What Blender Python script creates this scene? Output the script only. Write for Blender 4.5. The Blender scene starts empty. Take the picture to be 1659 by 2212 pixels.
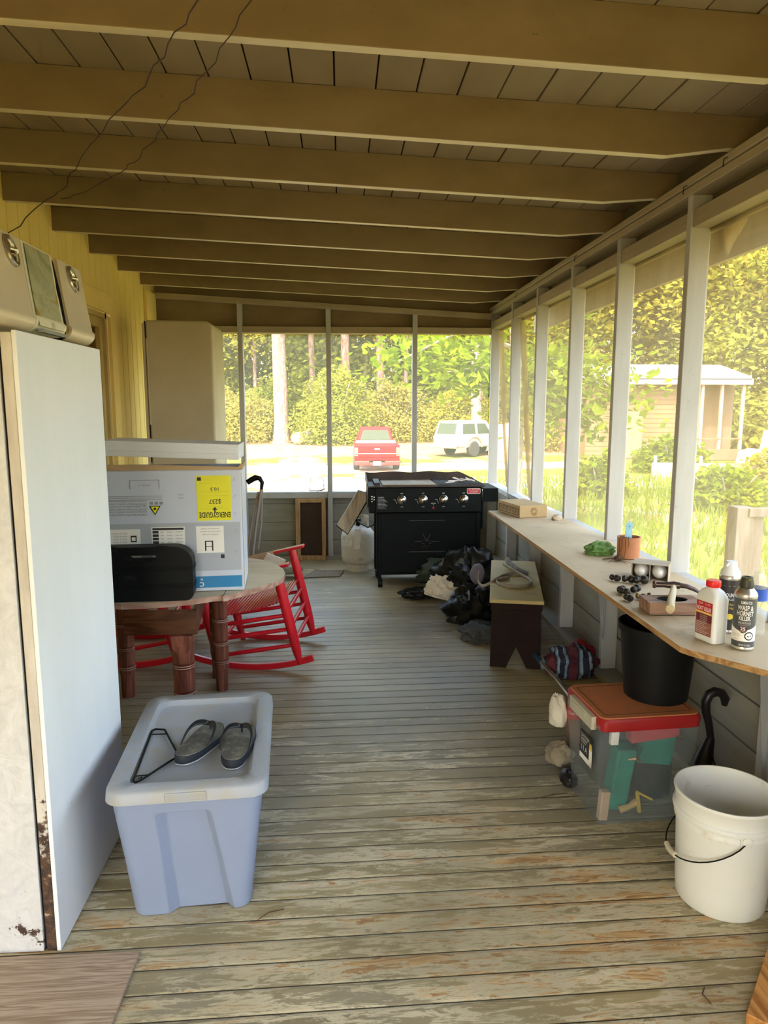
import bpy, math, random
from mathutils import Vector, Matrix, noise, Euler
random.seed(7)
SC = bpy.context.scene
COL = SC.collection
rad = math.radians

# ---------------------------------------------------------------- camera
cam_d = bpy.data.cameras.new('camera')
cam = bpy.data.objects.new('camera', cam_d)
COL.objects.link(cam)
cam_d.sensor_fit = 'VERTICAL'
cam_d.sensor_height = 36.0
cam_d.lens = 36.0 * 1540.0 / 2212.0
cam_d.clip_start = 0.05
cam_d.clip_end = 400
cam.location = (0, 0, 1.55)
cam.rotation_euler = (rad(90 - 8.458), 0, rad(-3.455))
SC.camera = cam

# ---------------------------------------------------------------- daylight
W = bpy.data.worlds.new('world')
SC.world = W
W.use_nodes = True
wn = W.node_tree
wn.nodes.clear()
wo = wn.nodes.new('ShaderNodeOutputWorld')
wb = wn.nodes.new('ShaderNodeBackground')
sky = wn.nodes.new('ShaderNodeTexSky')
sky.sky_type = 'NISHITA'
sky.sun_disc = False
sky.sun_elevation = rad(58)
sky.sun_rotation = rad(200)
sky.air_density = 1.2
sky.dust_density = 3.0
sky.ozone_density = 1.0
wb.inputs['Strength'].default_value = 0.42
tint = wn.nodes.new('ShaderNodeMix'); tint.data_type = 'RGBA'; tint.blend_type = 'MULTIPLY'
tint.inputs[0].default_value = 1.0
tint.inputs[7].default_value = (1.0, 0.92, 0.78, 1)      # hazy summer sky, warmer than the clear one
wn.links.new(sky.outputs[0], tint.inputs[6])
wn.links.new(tint.outputs[2], wb.inputs['Color'])
wn.links.new(wb.outputs[0], wo.inputs['Surface'])
sun_d = bpy.data.lights.new('sun', 'SUN')
sun_d.energy = 2.3
sun_d.angle = rad(0.8)
sun_d.color = (1.0, 0.93, 0.80)
sun = bpy.data.objects.new('sun', sun_d)
COL.objects.link(sun)
sun.rotation_euler = Euler((rad(30), rad(-22), rad(0)))

SC.view_settings.view_transform = 'Standard'
SC.view_settings.look = 'None'
SC.view_settings.gamma = 1.0
SC.view_settings.use_curve_mapping = False
SC.view_settings.exposure = 2.62
try:
    SC.cycles.max_bounces = 10
    SC.cycles.diffuse_bounces = 6
    SC.cycles.glossy_bounces = 4
    SC.cycles.transparent_max_bounces = 24
    SC.cycles.transmission_bounces = 6
    SC.cycles.caustics_reflective = False
    SC.cycles.caustics_refractive = False
    SC.cycles.sample_clamp_indirect = 6
    SC.cycles.use_denoising = True
except Exception:
    pass

# ---------------------------------------------------------------- materials
MATS = {}
def nt_new(name):
    m = bpy.data.materials.new(name)
    m.use_nodes = True
    nt = m.node_tree
    return m, nt, nt.nodes['Principled BSDF']

def rgba(c): return (c[0], c[1], c[2], 1.0)

def texco(nt, scale=(1, 1, 1), rot=(0, 0, 0), loc=(0, 0, 0)):
    tc = nt.nodes.new('ShaderNodeTexCoord')
    mp = nt.nodes.new('ShaderNodeMapping')
    mp.inputs['Scale'].default_value = scale
    mp.inputs['Rotation'].default_value = rot
    mp.inputs['Location'].default_value = loc
    nt.links.new(tc.outputs['Object'], mp.inputs['Vector'])
    return mp.outputs['Vector']

def nz(nt, vec, scale, detail=4, rough=0.55, dist=0.0):
    n = nt.nodes.new('ShaderNodeTexNoise')
    n.inputs['Scale'].default_value = scale
    n.inputs['Detail'].default_value = detail
    n.inputs['Roughness'].default_value = rough
    n.inputs['Distortion'].default_value = dist
    if vec is not None: nt.links.new(vec, n.inputs['Vector'])
    return n.outputs['Fac']

def ramp(nt, fac, stops, interp='LINEAR'):
    r = nt.nodes.new('ShaderNodeValToRGB')
    r.color_ramp.interpolation = interp
    el = r.color_ramp.elements
    while len(el) < len(stops): el.new(0.5)
    for e, (p, c) in zip(el, stops):
        e.position = p
        e.color = rgba(c) if len(c) == 3 else c
    nt.links.new(fac, r.inputs['Fac'])
    return r.outputs['Color']

def mix(nt, fac, a, b, mode='MIX'):
    m = nt.nodes.new('ShaderNodeMix')
    m.data_type = 'RGBA'
    m.blend_type = mode
    for s, v in ((m.inputs[0], fac), (m.inputs[6], a), (m.inputs[7], b)):
        if isinstance(v, (int, float)): s.default_value = v
        elif isinstance(v, tuple): s.default_value = rgba(v)
        else: nt.links.new(v, s)
    return m.outputs[2]

def mth(nt, op, a, b=None, c=None):
    m = nt.nodes.new('ShaderNodeMath')
    m.operation = op
    for i, v in enumerate((a, b, c)):
        if v is None: continue
        if isinstance(v, (int, float)): m.inputs[i].default_value = v
        else: nt.links.new(v, m.inputs[i])
    return m.outputs[0]

def bump(nt, bs, h, strength=0.3, dist=0.01):
    b = nt.nodes.new('ShaderNodeBump')
    b.inputs['Strength'].default_value = strength
    b.inputs['Distance'].default_value = dist
    nt.links.new(h, b.inputs['Height'])
    nt.links.new(b.outputs['Normal'], bs.inputs['Normal'])

def pm(name, col, rough=0.6, var=0.10, scale=9.0, metal=0.0, bmp=0.0, bscale=60.0, spec=0.4, dirt=None, dirt_amt=0.5, alpha=1.0, trans=0.0):
    """painted / plastic / metal surface with mottled colour, optional dirt spots and fine relief"""
    if name in MATS: return MATS[name]
    m, nt, bs = nt_new(name)
    v = texco(nt)
    f = nz(nt, v, scale, 5)
    lo = tuple(max(0, c * (1 - var)) for c in col)
    hi = tuple(min(1, c * (1 + var)) for c in col)
    c = ramp(nt, f, [(0.3, lo), (0.7, hi)])
    if dirt is not None:
        d = nz(nt, v, scale * 2.3, 8, 0.7)
        k = ramp(nt, d, [(0.62 - 0.2 * dirt_amt, (0, 0, 0)), (0.72 - 0.1 * dirt_amt, (1, 1, 1))])
        c = mix(nt, k, c, dirt)
    nt.links.new(c, bs.inputs['Base Color'])
    bs.inputs['Roughness'].default_value = rough
    bs.inputs['Metallic'].default_value = metal
    bs.inputs['Specular IOR Level'].default_value = spec
    if alpha < 1: bs.inputs['Alpha'].default_value = alpha
    if trans > 0: bs.inputs['Transmission Weight'].default_value = trans
    if bmp > 0:
        bump(nt, bs, nz(nt, v, bscale, 6, 0.6), bmp, 0.004)
    MATS[name] = m
    return m

def wood(name, dark, light, axis='X', rough=0.6, ring=14.0, stretch=14.0, bmp=0.15, off=(0, 0, 0)):
    if name in MATS: return MATS[name]
    m, nt, bs = nt_new(name)
    sc = {'X': (1, stretch, stretch), 'Y': (stretch, 1, stretch), 'Z': (stretch, stretch, 1)}[axis]
    v = texco(nt, sc, loc=off)
    f = nz(nt, v, 1.1, 4, 0.5, 0.6)
    w = mth(nt, 'FRACT', mth(nt, 'MULTIPLY', f, ring))
    tri = mth(nt, 'ABSOLUTE', mth(nt, 'SUBTRACT', w, 0.5))
    fine = nz(nt, v, 9.0, 6, 0.7)
    s = mth(nt, 'ADD', mth(nt, 'MULTIPLY', tri, 1.1), mth(nt, 'MULTIPLY', fine, 0.6))
    c = ramp(nt, s, [(0.25, dark), (0.85, light)])
    nt.links.new(c, bs.inputs['Base Color'])
    bs.inputs['Roughness'].default_value = rough
    bs.inputs['Specular IOR Level'].default_value = 0.3
    bump(nt, bs, s, bmp, 0.002)
    MATS[name] = m
    return m

def floor_mat():
    m, nt, bs = nt_new('porch_floor_paint')
    tc = nt.nodes.new('ShaderNodeTexCoord')
    sx = nt.nodes.new('ShaderNodeSeparateXYZ')
    nt.links.new(tc.outputs['Object'], sx.inputs[0])
    x, y = sx.outputs[0], sx.outputs[1]
    ys = mth(nt, 'SUBTRACT', y, mth(nt, 'MULTIPLY', x, 0.020))
    yb = mth(nt, 'DIVIDE', ys, 0.0865)
    fr = mth(nt, 'FRACT', yb)
    idx = mth(nt, 'FLOOR', yb)
    edge = mth(nt, 'MINIMUM', fr, mth(nt, 'SUBTRACT', 1.0, fr))
    cb = nt.nodes.new('ShaderNodeCombineXYZ')
    nt.links.new(mth(nt, 'ADD', x, mth(nt, 'MULTIPLY', idx, 3.7)), cb.inputs[0])
    nt.links.new(mth(nt, 'MULTIPLY', ys, 6.0), cb.inputs[1])
    nt.links.new(idx, cb.inputs[2])
    v = cb.outputs[0]
    wn_ = nt.nodes.new('ShaderNodeTexWhiteNoise')
    wn_.noise_dimensions = '1D'
    nt.links.new(idx, wn_.inputs['W'])
    rnd = wn_.outputs['Value']
    # bare wood under the paint
    g = nz(nt, v, 5.0, 6, 0.7, 0.3)
    gl = mth(nt, 'FRACT', mth(nt, 'MULTIPLY', nz(nt, v, 1.5, 3), 16.0))
    bare = ramp(nt, mth(nt, 'ADD', mth(nt, 'MULTIPLY', gl, 0.45), mth(nt, 'MULTIPLY', g, 0.55)),
                [(0.25, (0.34, 0.18, 0.075)), (0.55, (0.60, 0.39, 0.18)), (0.85, (0.76, 0.58, 0.34))])
    # two coats: grey over pale
    p1 = ramp(nt, nz(nt, v, 1.3, 5), [(0.3, (0.31, 0.25, 0.125)), (0.7, (0.49, 0.405, 0.215))])
    gp_ = ramp(nt, nz(nt, texco(nt, (1, 1, 1), loc=(7, 2, 0)), 0.9, 5), [(0.38, (0, 0, 0)), (0.62, (1, 1, 1))])
    p1 = mix(nt, gp_, p1, ramp(nt, nz(nt, v, 1.7, 5), [(0.3, (0.235, 0.215, 0.165)), (0.7, (0.37, 0.345, 0.275))]))
    p2 = ramp(nt, nz(nt, v, 2.0, 4), [(0.3, (0.55, 0.49, 0.33)), (0.7, (0.72, 0.66, 0.48))])
    worn = mth(nt, 'ADD', mth(nt, 'MULTIPLY', nz(nt, v, 1.8, 6, 0.65, 0.4), 0.45), mth(nt, 'MULTIPLY', nz(nt, v, 6.5, 12, 0.82, 0.8), 0.55))
    big = nz(nt, texco(nt), 0.55, 3)
    # more wear along the walked middle and near the door end
    near = mth(nt, 'MULTIPLY', mth(nt, 'SUBTRACT', 2.9, y), 0.060)
    near = mth(nt, 'MINIMUM', mth(nt, 'MAXIMUM', near, -0.05), 0.055)
    wv = mth(nt, 'ADD', mth(nt, 'ADD', worn, mth(nt, 'MULTIPLY', mth(nt, 'SUBTRACT', big, 0.5), 0.22)), near)
    k1 = ramp(nt, wv, [(0.528, (0, 0, 0)), (0.545, (1, 1, 1))])
    k2 = ramp(nt, wv, [(0.585, (0, 0, 0)), (0.60, (1, 1, 1))])
    c = mix(nt, k1, p1, p2)
    c = mix(nt, k2, c, bare)
    c = mix(nt, 0.35, c, mix(nt, rnd, (0.60, 0.60, 0.60), (1, 1, 1)), 'MULTIPLY')
    sm = nz(nt, texco(nt, (1, 1, 1), loc=(3, 1, 0)), 2.2, 4)
    c = mix(nt, ramp(nt, sm, [(0.4, (0, 0, 0)), (0.75, (0.6, 0.6, 0.6))]), c, (0.16, 0.13, 0.07))
    gap = ramp(nt, edge, [(0.014, (1, 1, 1)), (0.034, (0, 0, 0))])
    c = mix(nt, gap, c, (0.03, 0.022, 0.012))
    nt.links.new(c, bs.inputs['Base Color'])
    bs.inputs['Roughness'].default_value = 0.44
    bs.inputs['Specular IOR Level'].default_value = 0.35
    h = mth(nt, 'ADD', mth(nt, 'MINIMUM', mth(nt, 'MULTIPLY', edge, 9.0), 1.0), mth(nt, 'MULTIPLY', k1 if False else worn, 0.35))
    bump(nt, bs, h, 0.5, 0.004)
    return m

def board_paint(name, c1, c2, rough=0.65, streak=(1, 1, 6), dirt=(0.12, 0.09, 0.05), amt=0.25, bmp=0.25):
    """old brushed paint on boards"""
    if name in MATS: return MATS[name]
    m, nt, bs = nt_new(name)
    v = texco(nt, streak)
    a = nz(nt, v, 3.0, 6, 0.6)
    c = ramp(nt, a, [(0.3, c1), (0.7, c2)])
    big = nz(nt, texco(nt), 1.3, 4)
    c = mix(nt, ramp(nt, big, [(0.35, (0, 0, 0)), (0.8, (amt, amt, amt))]), c, dirt)
    sp = nz(nt, texco(nt), 38.0, 3, 0.6)
    c = mix(nt, ramp(nt, sp, [(0.72, (0, 0, 0)), (0.76, (0.6, 0.6, 0.6))]), c, dirt)
    nt.links.new(c, bs.inputs['Base Color'])
    bs.inputs['Roughness'].default_value = rough
    bs.inputs['Specular IOR Level'].default_value = 0.3
    bump(nt, bs, nz(nt, v, 20.0, 6, 0.65), bmp, 0.003)
    MATS[name] = m
    return m

def leaf_mat(name, c1, c2, tr=0.45):
    m, nt, bs = nt_new(name)
    out = nt.nodes['Material Output']
    oi = nt.nodes.new('ShaderNodeObjectInfo')
    f = nz(nt, texco(nt), 0.9, 3)
    c = ramp(nt, f, [(0.3, c1), (0.7, c2)])
    d = nt.nodes.new('ShaderNodeBsdfDiffuse')
    t = nt.nodes.new('ShaderNodeBsdfTranslucent')
    nt.links.new(c, d.inputs[0]); nt.links.new(c, t.inputs[0])
    ms = nt.nodes.new('ShaderNodeMixShader')
    ms.inputs[0].default_value = tr
    nt.links.new(d.outputs[0], ms.inputs[1]); nt.links.new(t.outputs[0], ms.inputs[2])
    nt.links.new(ms.outputs[0], out.inputs['Surface'])
    return m

def screen_mat(name, col, cover, var, sc=(1, 1, 1), dirt=(0.35, 0.25, 0.12)):
    """insect screen or milky sheet: mostly open weave, the rest pale threads that catch the light"""
    m, nt, bs = nt_new(name)
    out = nt.nodes['Material Output']
    tr = nt.nodes.new('ShaderNodeBsdfTransparent')
    d = nt.nodes.new('ShaderNodeBsdfDiffuse')
    t = nt.nodes.new('ShaderNodeBsdfTranslucent')
    v = texco(nt, sc)
    f = nz(nt, v, 2.2, 5, 0.6, 0.5)
    c = ramp(nt, f, [(0.35, col), (0.75, dirt)])
    nt.links.new(c, d.inputs[0]); nt.links.new(c, t.inputs[0])
    a = nt.nodes.new('ShaderNodeMixShader'); a.inputs[0].default_value = 0.6
    nt.links.new(d.outputs[0], a.inputs[1]); nt.links.new(t.outputs[0], a.inputs[2])
    s = nt.nodes.new('ShaderNodeMixShader')
    cov = mth(nt, 'ADD', cover, mth(nt, 'MULTIPLY', mth(nt, 'SUBTRACT', f, 0.5), var))
    cov = mth(nt, 'MINIMUM', mth(nt, 'MAXIMUM', cov, 0.0), 1.0)
    nt.links.new(cov, s.inputs[0])
    nt.links.new(tr.outputs[0], s.inputs[1]); nt.links.new(a.outputs[0], s.inputs[2])
    nt.links.new(s.outputs[0], out.inputs['Surface'])
    return m

# ---------------------------------------------------------------- mesh helpers
def basis_to(d):
    d = Vector(d).normalized()
    up = Vector((0, 0, 1)) if abs(d.z) < 0.95 else Vector((0, 1, 0))
    a = up.cross(d).normalized()
    return a, d.cross(a).normalized(), d

class MB:
    def __init__(s): s.v = []; s.f = []; s.mi = []; s.cur = 0
    def mat(s, i): s.cur = i; return s
    def add(s, vs, fs):
        o = len(s.v)
        s.v += [tuple(v) for v in vs]
        s.f += [tuple(i + o for i in f) for f in fs]
        s.mi += [s.cur] * len(fs)
        return s
    def box(s, x0, x1, y0, y1, z0, z1):
        return s.add([(x0, y0, z0), (x1, y0, z0), (x1, y1, z0), (x0, y1, z0), (x0, y0, z1), (x1, y0, z1), (x1, y1, z1), (x0, y1, z1)],
                     [(0, 3, 2, 1), (4, 5, 6, 7), (0, 1, 5, 4), (1, 2, 6, 5), (2, 3, 7, 6), (3, 0, 4, 7)])
    def obox(s, c, size, rot=(0, 0, 0)):
        R = Euler([rad(a) for a in rot]).to_matrix()
        h = Vector(size) / 2
        vs = []
        for z in (-1, 1):
            for (x, y) in ((-1, -1), (1, -1), (1, 1), (-1, 1)):
                vs.append(Vector(c) + R @ Vector((x * h.x, y * h.y, z * h.z)))
        return s.add(vs, [(0, 3, 2, 1), (4, 5, 6, 7), (0, 1, 5, 4), (1, 2, 6, 5), (2, 3, 7, 6), (3, 0, 4, 7)])
    def prism(s, poly, a0, a1, plane='xy'):
        n = len(poly)
        def P(p, a):
            if plane == 'xy': return (p[0], p[1], a)
            if plane == 'xz': return (p[0], a, p[1])
            return (a, p[0], p[1])
        vs = [P(p, a0) for p in poly] + [P(p, a1) for p in poly]
        fs = [tuple(range(n))[::-1], tuple(range(n, 2 * n))] + [(i, (i + 1) % n, n + (i + 1) % n, n + i) for i in range(n)]
        return s.add(vs, fs)
    def frame(s, outer, inner, a0, a1, plane='xz'):
        """picture-frame prism between two polygons with equal vertex counts"""
        n = len(outer)
        def P(p, a):
            if plane == 'xy': return (p[0], p[1], a)
            if plane == 'xz': return (p[0], a, p[1])
            return (a, p[0], p[1])
        vs = [P(p, a0) for p in outer] + [P(p, a0) for p in inner] + [P(p, a1) for p in outer] + [P(p, a1) for p in inner]
        fs = []
        for i in range(n):
            j = (i + 1) % n
            fs += [(i, j, n + j, n + i), (2 * n + j, 2 * n + i, 3 * n + i, 3 * n + j), (j, i, 2 * n + i, 2 * n + j), (n + i, n + j, 3 * n + j, 3 * n + i)]
        return s.add(vs, fs)
    def tube(s, pts, r, n=8, cap=True, sx=1.0):
        pts = [Vector(p) for p in pts]
        rs = r if isinstance(r, (list, tuple)) else [r] * len(pts)
        a = None
        vs = []; fs = []
        for i, p in enumerate(pts):
            d = (pts[min(i + 1, len(pts) - 1)] - pts[max(i - 1, 0)]).normalized()
            if a is None: a, b, _ = basis_to(d)
            else:
                a = (a - d * a.dot(d)).normalized(); b = d.cross(a)
            for k in range(n):
                t = 2 * math.pi * k / n
                vs.append(p + (a * math.cos(t) * sx + b * math.sin(t)) * rs[i])
        for i in range(len(pts) - 1):
            for k in range(n):
                k2 = (k + 1) % n
                fs.append((i * n + k, i * n + k2, (i + 1) * n + k2, (i + 1) * n + k))
        if cap: fs += [tuple(range(n))[::-1], tuple(range((len(pts) - 1) * n, len(pts) * n))]
        return s.add(vs, fs)
    def bar(s, p, q, w, h, up=(0, 0, 1)):
        p = Vector(p); q = Vector(q)
        d = (q - p).normalized()
        u = Vector(up); u = (u - d * u.dot(d))
        if u.length < 1e-4: u = Vector((0, 1, 0)) - d * d.y
        u.normalize(); a = d.cross(u)
        vs = []
        for c in (p, q):
            for (i, j) in ((-1, -1), (1, -1), (1, 1), (-1, 1)):
                vs.append(c + a * i * w / 2 + u * j * h / 2)
        return s.add(vs, [(0, 3, 2, 1), (4, 5, 6, 7), (0, 1, 5, 4), (1, 2, 6, 5), (2, 3, 7, 6), (3, 0, 4, 7)])
    def lathe(s, prof, n=24, c=(0, 0, 0), M=None, cap0=True, cap1=True):
        vs = []; fs = []
        for (r, z) in prof:
            for k in range(n):
                t = 2 * math.pi * k / n
                p = Vector((r * math.cos(t), r * math.sin(t), z))
                if M is not None: p = M @ p
                vs.append(p + Vector(c))
        for i in range(len(prof) - 1):
            for k in range(n):
                k2 = (k + 1) % n
                fs.append((i * n + k, i * n + k2, (i + 1) * n + k2, (i + 1) * n + k))
        if cap0: fs.append(tuple(range(n))[::-1])
        if cap1: fs.append(tuple(range((len(prof) - 1) * n, len(prof) * n)))
        return s.add(vs, fs)
    def grid(s, nu, nv, fn, closed_u=False):
        vs = [fn(i / nu, j / nv) for j in range(nv + 1) for i in range(nu + 1)]
        W_ = nu + 1
        return s.add(vs, [(j * W_ + i, j * W_ + i + 1, (j + 1) * W_ + i + 1, (j + 1) * W_ + i) for j in range(nv) for i in range(nu)])
    def blob(s, c, r, amp=0.25, freq=2.0, seed=0.0, nu=28, nv=16, flat=True):
        c = Vector(c)
        vs = []; fs = []
        for j in range(nv + 1):
            th = math.pi * j / nv
            for i in range(nu):
                ph = 2 * math.pi * i / nu
                d = Vector((math.sin(th) * math.cos(ph), math.sin(th) * math.sin(ph), math.cos(th)))
                q = d * freq + Vector((seed, seed * 1.7, -seed))
                k = 1 + amp * (noise.noise(q) + 0.6 * abs(noise.noise(q * 2.3)) + 0.35 * noise.noise(q * 5.1))
                p = Vector((d.x * r[0] * k, d.y * r[1] * k, d.z * r[2] * k))
                z = p.z
                if flat: p.z = max(p.z, -r[2] * 0.55)
                vs.append(c + p)
        for j in range(nv):
            for i in range(nu):
                i2 = (i + 1) % nu
                fs.append((j * nu + i, (j + 1) * nu + i, (j + 1) * nu + i2, j * nu + i2))
        return s.add(vs, fs)
    def build(s, name, mats, parent=None, smooth=False, bevel=0.0, seg=2, solid=0.0, sub=0, angle=40):
        me = bpy.data.meshes.new(name)
        me.from_pydata(s.v, [], s.f)
        if not isinstance(mats, (list, tuple)): mats = [mats]
        for m in mats: me.materials.append(m)
        if len(mats) > 1: me.polygons.foreach_set('material_index', s.mi)
        if smooth:
            me.polygons.foreach_set('use_smooth', [True] * len(me.polygons))
            try: me.set_sharp_from_angle(angle=rad(angle))
            except Exception: pass
        me.validate()
        me.update()
        o = bpy.data.objects.new(name, me)
        COL.objects.link(o)
        if parent is not None: o.parent = parent
        if solid:
            md = o.modifiers.new('solid', 'SOLIDIFY'); md.thickness = solid; md.offset = 0
        if sub:
            md = o.modifiers.new('sub', 'SUBSURF'); md.levels = sub; md.render_levels = sub
        if bevel:
            md = o.modifiers.new('bevel', 'BEVEL'); md.width = bevel; md.segments = seg; md.limit_method = 'ANGLE'; md.angle_limit = rad(35)
        return o

def tag(o, label=None, cat=None, group=None, kind=None):
    if label: o['label'] = label
    if cat: o['category'] = cat
    if group: o['group'] = group
    if kind: o['kind'] = kind
    return o

def thing(name, label, cat, loc=(0, 0, 0), rz=0.0, group=None):
    o = bpy.data.objects.new(name, None)
    o.empty_display_size = 0.05
    COL.objects.link(o)
    o.location = loc
    o.rotation_euler = (0, 0, rad(rz))
    return tag(o, label, cat, group)

def setting(name, loc=(0, 0, 0)):
    o = bpy.data.objects.new(name, None)
    COL.objects.link(o)
    o.location = loc
    o['kind'] = 'structure'
    return o

def copy_tree(o, parent=None):
    c = o.copy()
    COL.objects.link(c)
    c.parent = parent
    for ch in [x for x in bpy.data.objects if x.parent == o]:
        copy_tree(ch, c)
    return c

FONT = bpy.data.fonts.load('<builtin>') if '<builtin>' in bpy.data.fonts else None
def letters(s, size, fn, m, parent, name='lettering', align='CENTER', bold=0.0, width=None, space=1.0, shear=0.0):
    """flat lettering turned into a mesh; fn maps (x, y) of the text plane onto the surface"""
    cu = bpy.data.curves.new(name, 'FONT')
    cu.body = s
    cu.size = size
    cu.align_x = align
    cu.align_y = 'CENTER'
    cu.offset = bold * size
    cu.space_character = space
    cu.shear = shear
    cu.resolution_u = 2
    to = bpy.data.objects.new('t', cu)
    COL.objects.link(to)
    dg = bpy.context.evaluated_depsgraph_get()
    me = bpy.data.meshes.new_from_object(to.evaluated_get(dg))
    bpy.data.objects.remove(to)
    xs = [v.co.x for v in me.vertices]
    k = 1.0
    if width and xs: k = width / max(1e-6, (max(xs) - min(xs)))
    for v in me.vertices:
        v.co = Vector(fn(v.co.x * k, v.co.y))
    me.materials.clear(); me.materials.append(m)
    me.name = name
    o = bpy.data.objects.new(name, me)
    COL.objects.link(o)
    o.parent = parent
    return o

def multi_letters(rows, m, parent, name='lettering'):
    """several rows joined in one lettering mesh; rows: (text, size, fn, kwargs)"""
    vs = []; fs = []
    for (s, size, fn, kw) in rows:
        o = letters(s, size, fn, m, parent, name, **kw)
        off = len(vs)
        vs += [tuple(v.co) for v in o.data.vertices]
        fs += [tuple(i + off for i in p.vertices) for p in o.data.polygons]
        me = o.data
        bpy.data.objects.remove(o); bpy.data.meshes.remove(me)
    mb = MB(); mb.add(vs, fs)
    return mb.build(name, m, parent)

# palette
M_floor = floor_mat()
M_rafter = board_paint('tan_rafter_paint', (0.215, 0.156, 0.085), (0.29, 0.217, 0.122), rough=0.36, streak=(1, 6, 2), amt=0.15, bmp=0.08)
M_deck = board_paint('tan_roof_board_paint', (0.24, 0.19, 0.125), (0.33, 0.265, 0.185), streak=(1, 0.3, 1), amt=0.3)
M_edgelight = board_paint('underside_painted_light', (0.52, 0.46, 0.33), (0.64, 0.57, 0.42), rough=0.4, streak=(0.5, 6, 1), amt=0.15, bmp=0.08)  # brightness of the rafter undersides, painted in as a paler colour
M_beam = board_paint('old_cream_beam_paint', (0.34, 0.28, 0.185), (0.43, 0.365, 0.25), streak=(1, 0.3, 6), amt=0.2)
M_post = board_paint('weathered_white_post_paint', (0.41, 0.41, 0.40), (0.50, 0.50, 0.49), streak=(3, 3, 0.5), amt=0.15)
M_siding = board_paint('grey_siding_paint', (0.27, 0.26, 0.215), (0.35, 0.34, 0.29), streak=(1, 0.5, 5), amt=0.3)
M_house = board_paint('cream_yellow_wall_paint', (0.82, 0.63, 0.20), (0.92, 0.73, 0.27), streak=(1, 1, 0.4), amt=0.1)
M_white = board_paint('white_board_paint', (0.76, 0.80, 0.86), (0.85, 0.88, 0.94), streak=(1, 1, 0.3), amt=0.06, dirt=(0.3, 0.26, 0.22), bmp=0.3)
M_black = pm('black_steel', (0.004, 0.006, 0.007), 0.5, 0.3, spec=0.12)
M_bplastic = pm('black_plastic', (0.006, 0.007, 0.009), 0.5, 0.2, spec=0.18, bmp=0.1, bscale=220)
M_dark = pm('dark_gap', (0.02, 0.015, 0.012), 0.9)
M_chrome = pm('chrome_metal', (0.75, 0.73, 0.68), 0.22, 0.1, metal=1.0)
M_steelgrey = pm('grey_steel', (0.30, 0.31, 0.33), 0.4, 0.15, metal=0.7)
M_red = pm('red_chair_paint', (0.62, 0.010, 0.022), 0.30, 0.1, spec=0.5)
M_ink = pm('dark_print_ink', (0.03, 0.03, 0.035), 0.7, 0.1)
M_inkgrey = pm('grey_print_ink', (0.28, 0.29, 0.32), 0.7, 0.1)
M_wprint = pm('white_print', (0.85, 0.85, 0.84), 0.5, 0.03)

# ================================================================ porch shell
fl = MB(); fl.box(-3.2, 1.66, -1.6, 7.30, -0.04, 0.0)
f_ = fl.build('floor', M_floor); f_['kind'] = 'structure'
jo = MB(); jo.box(-3.2, 1.66, -1.6, 7.30, -0.9, -0.04)
tag(jo.build('trim_1', M_dark), kind='structure')          # closed skirt below the deck

# ---- left house wall: vertical grooved boards round a cased doorway
XL = -1.78
wl = setting('wall_left')
mb = MB(); mb.box(XL - 0.05, XL - 0.022, -1.6, 4.76, 0, 3.0); mb.box(XL - 0.05, XL - 0.022, 4.76, 5.84, 2.3, 3.0); mb.box(XL - 0.05, XL - 0.022, 5.84, 7.3, 0, 3.0); mb.build('backing', M_dark, wl)
mb = MB()
y = -1.6; 
while y < 7.25:
    y1 = min(y + 0.133, 7.25)
    z0 = 0.0
    if y1 > 4.78 and y < 5.86: z0 = 2.32
    mb.box(XL - 0.022, XL, y, y1, z0, 2.95)
    y += 0.14
mb.build('wall_boards', M_house, wl, bevel=0.003, seg=1)
mb = MB(); mb.box(XL, XL + 0.03, 6.82, 7.15, 0, 2.60); mb.build('corner_board', M_house, wl, bevel=0.004)
d1 = setting('door_1')
mb = MB()
mb.box(XL - 0.01, XL + 0.022, 5.76, 5.90, 0, 2.25)
mb.box(XL - 0.01, XL + 0.022, 4.70, 4.84, 0, 2.25)
mb.box(XL - 0.01, XL + 0.022, 4.70, 5.90, 2.25, 2.36)
mb.box(XL - 0.01, XL + 0.034, 4.68, 5.92, 2.36, 2.385)
mb.build('casing', M_house, d1, bevel=0.003)
mb = MB()
mb.box(XL - 0.12, XL - 0.01, 5.72, 5.76, 0, 2.25)
mb.box(XL - 0.12, XL - 0.01, 4.84, 4.88, 0, 2.25)
mb.box(XL - 0.12, XL - 0.01, 4.84, 5.76, 2.21, 2.25)
mb.box(XL - 0.07, XL - 0.035, 5.66, 5.72, 0, 2.21)
mb.box(XL - 0.07, XL - 0.035, 4.88, 5.66, 2.14, 2.21)
mb.build('jamb', pm('brown_yellow_jamb', (0.50, 0.38, 0.16), 0.5), d1, bevel=0.002)
mb = MB(); mb.box(XL - 0.16, XL - 0.12, 4.84, 5.76, 0, 2.25)
mb.build('door_leaf', pm('brown_door', (0.42, 0.31, 0.14), 0.5), d1)

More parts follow.
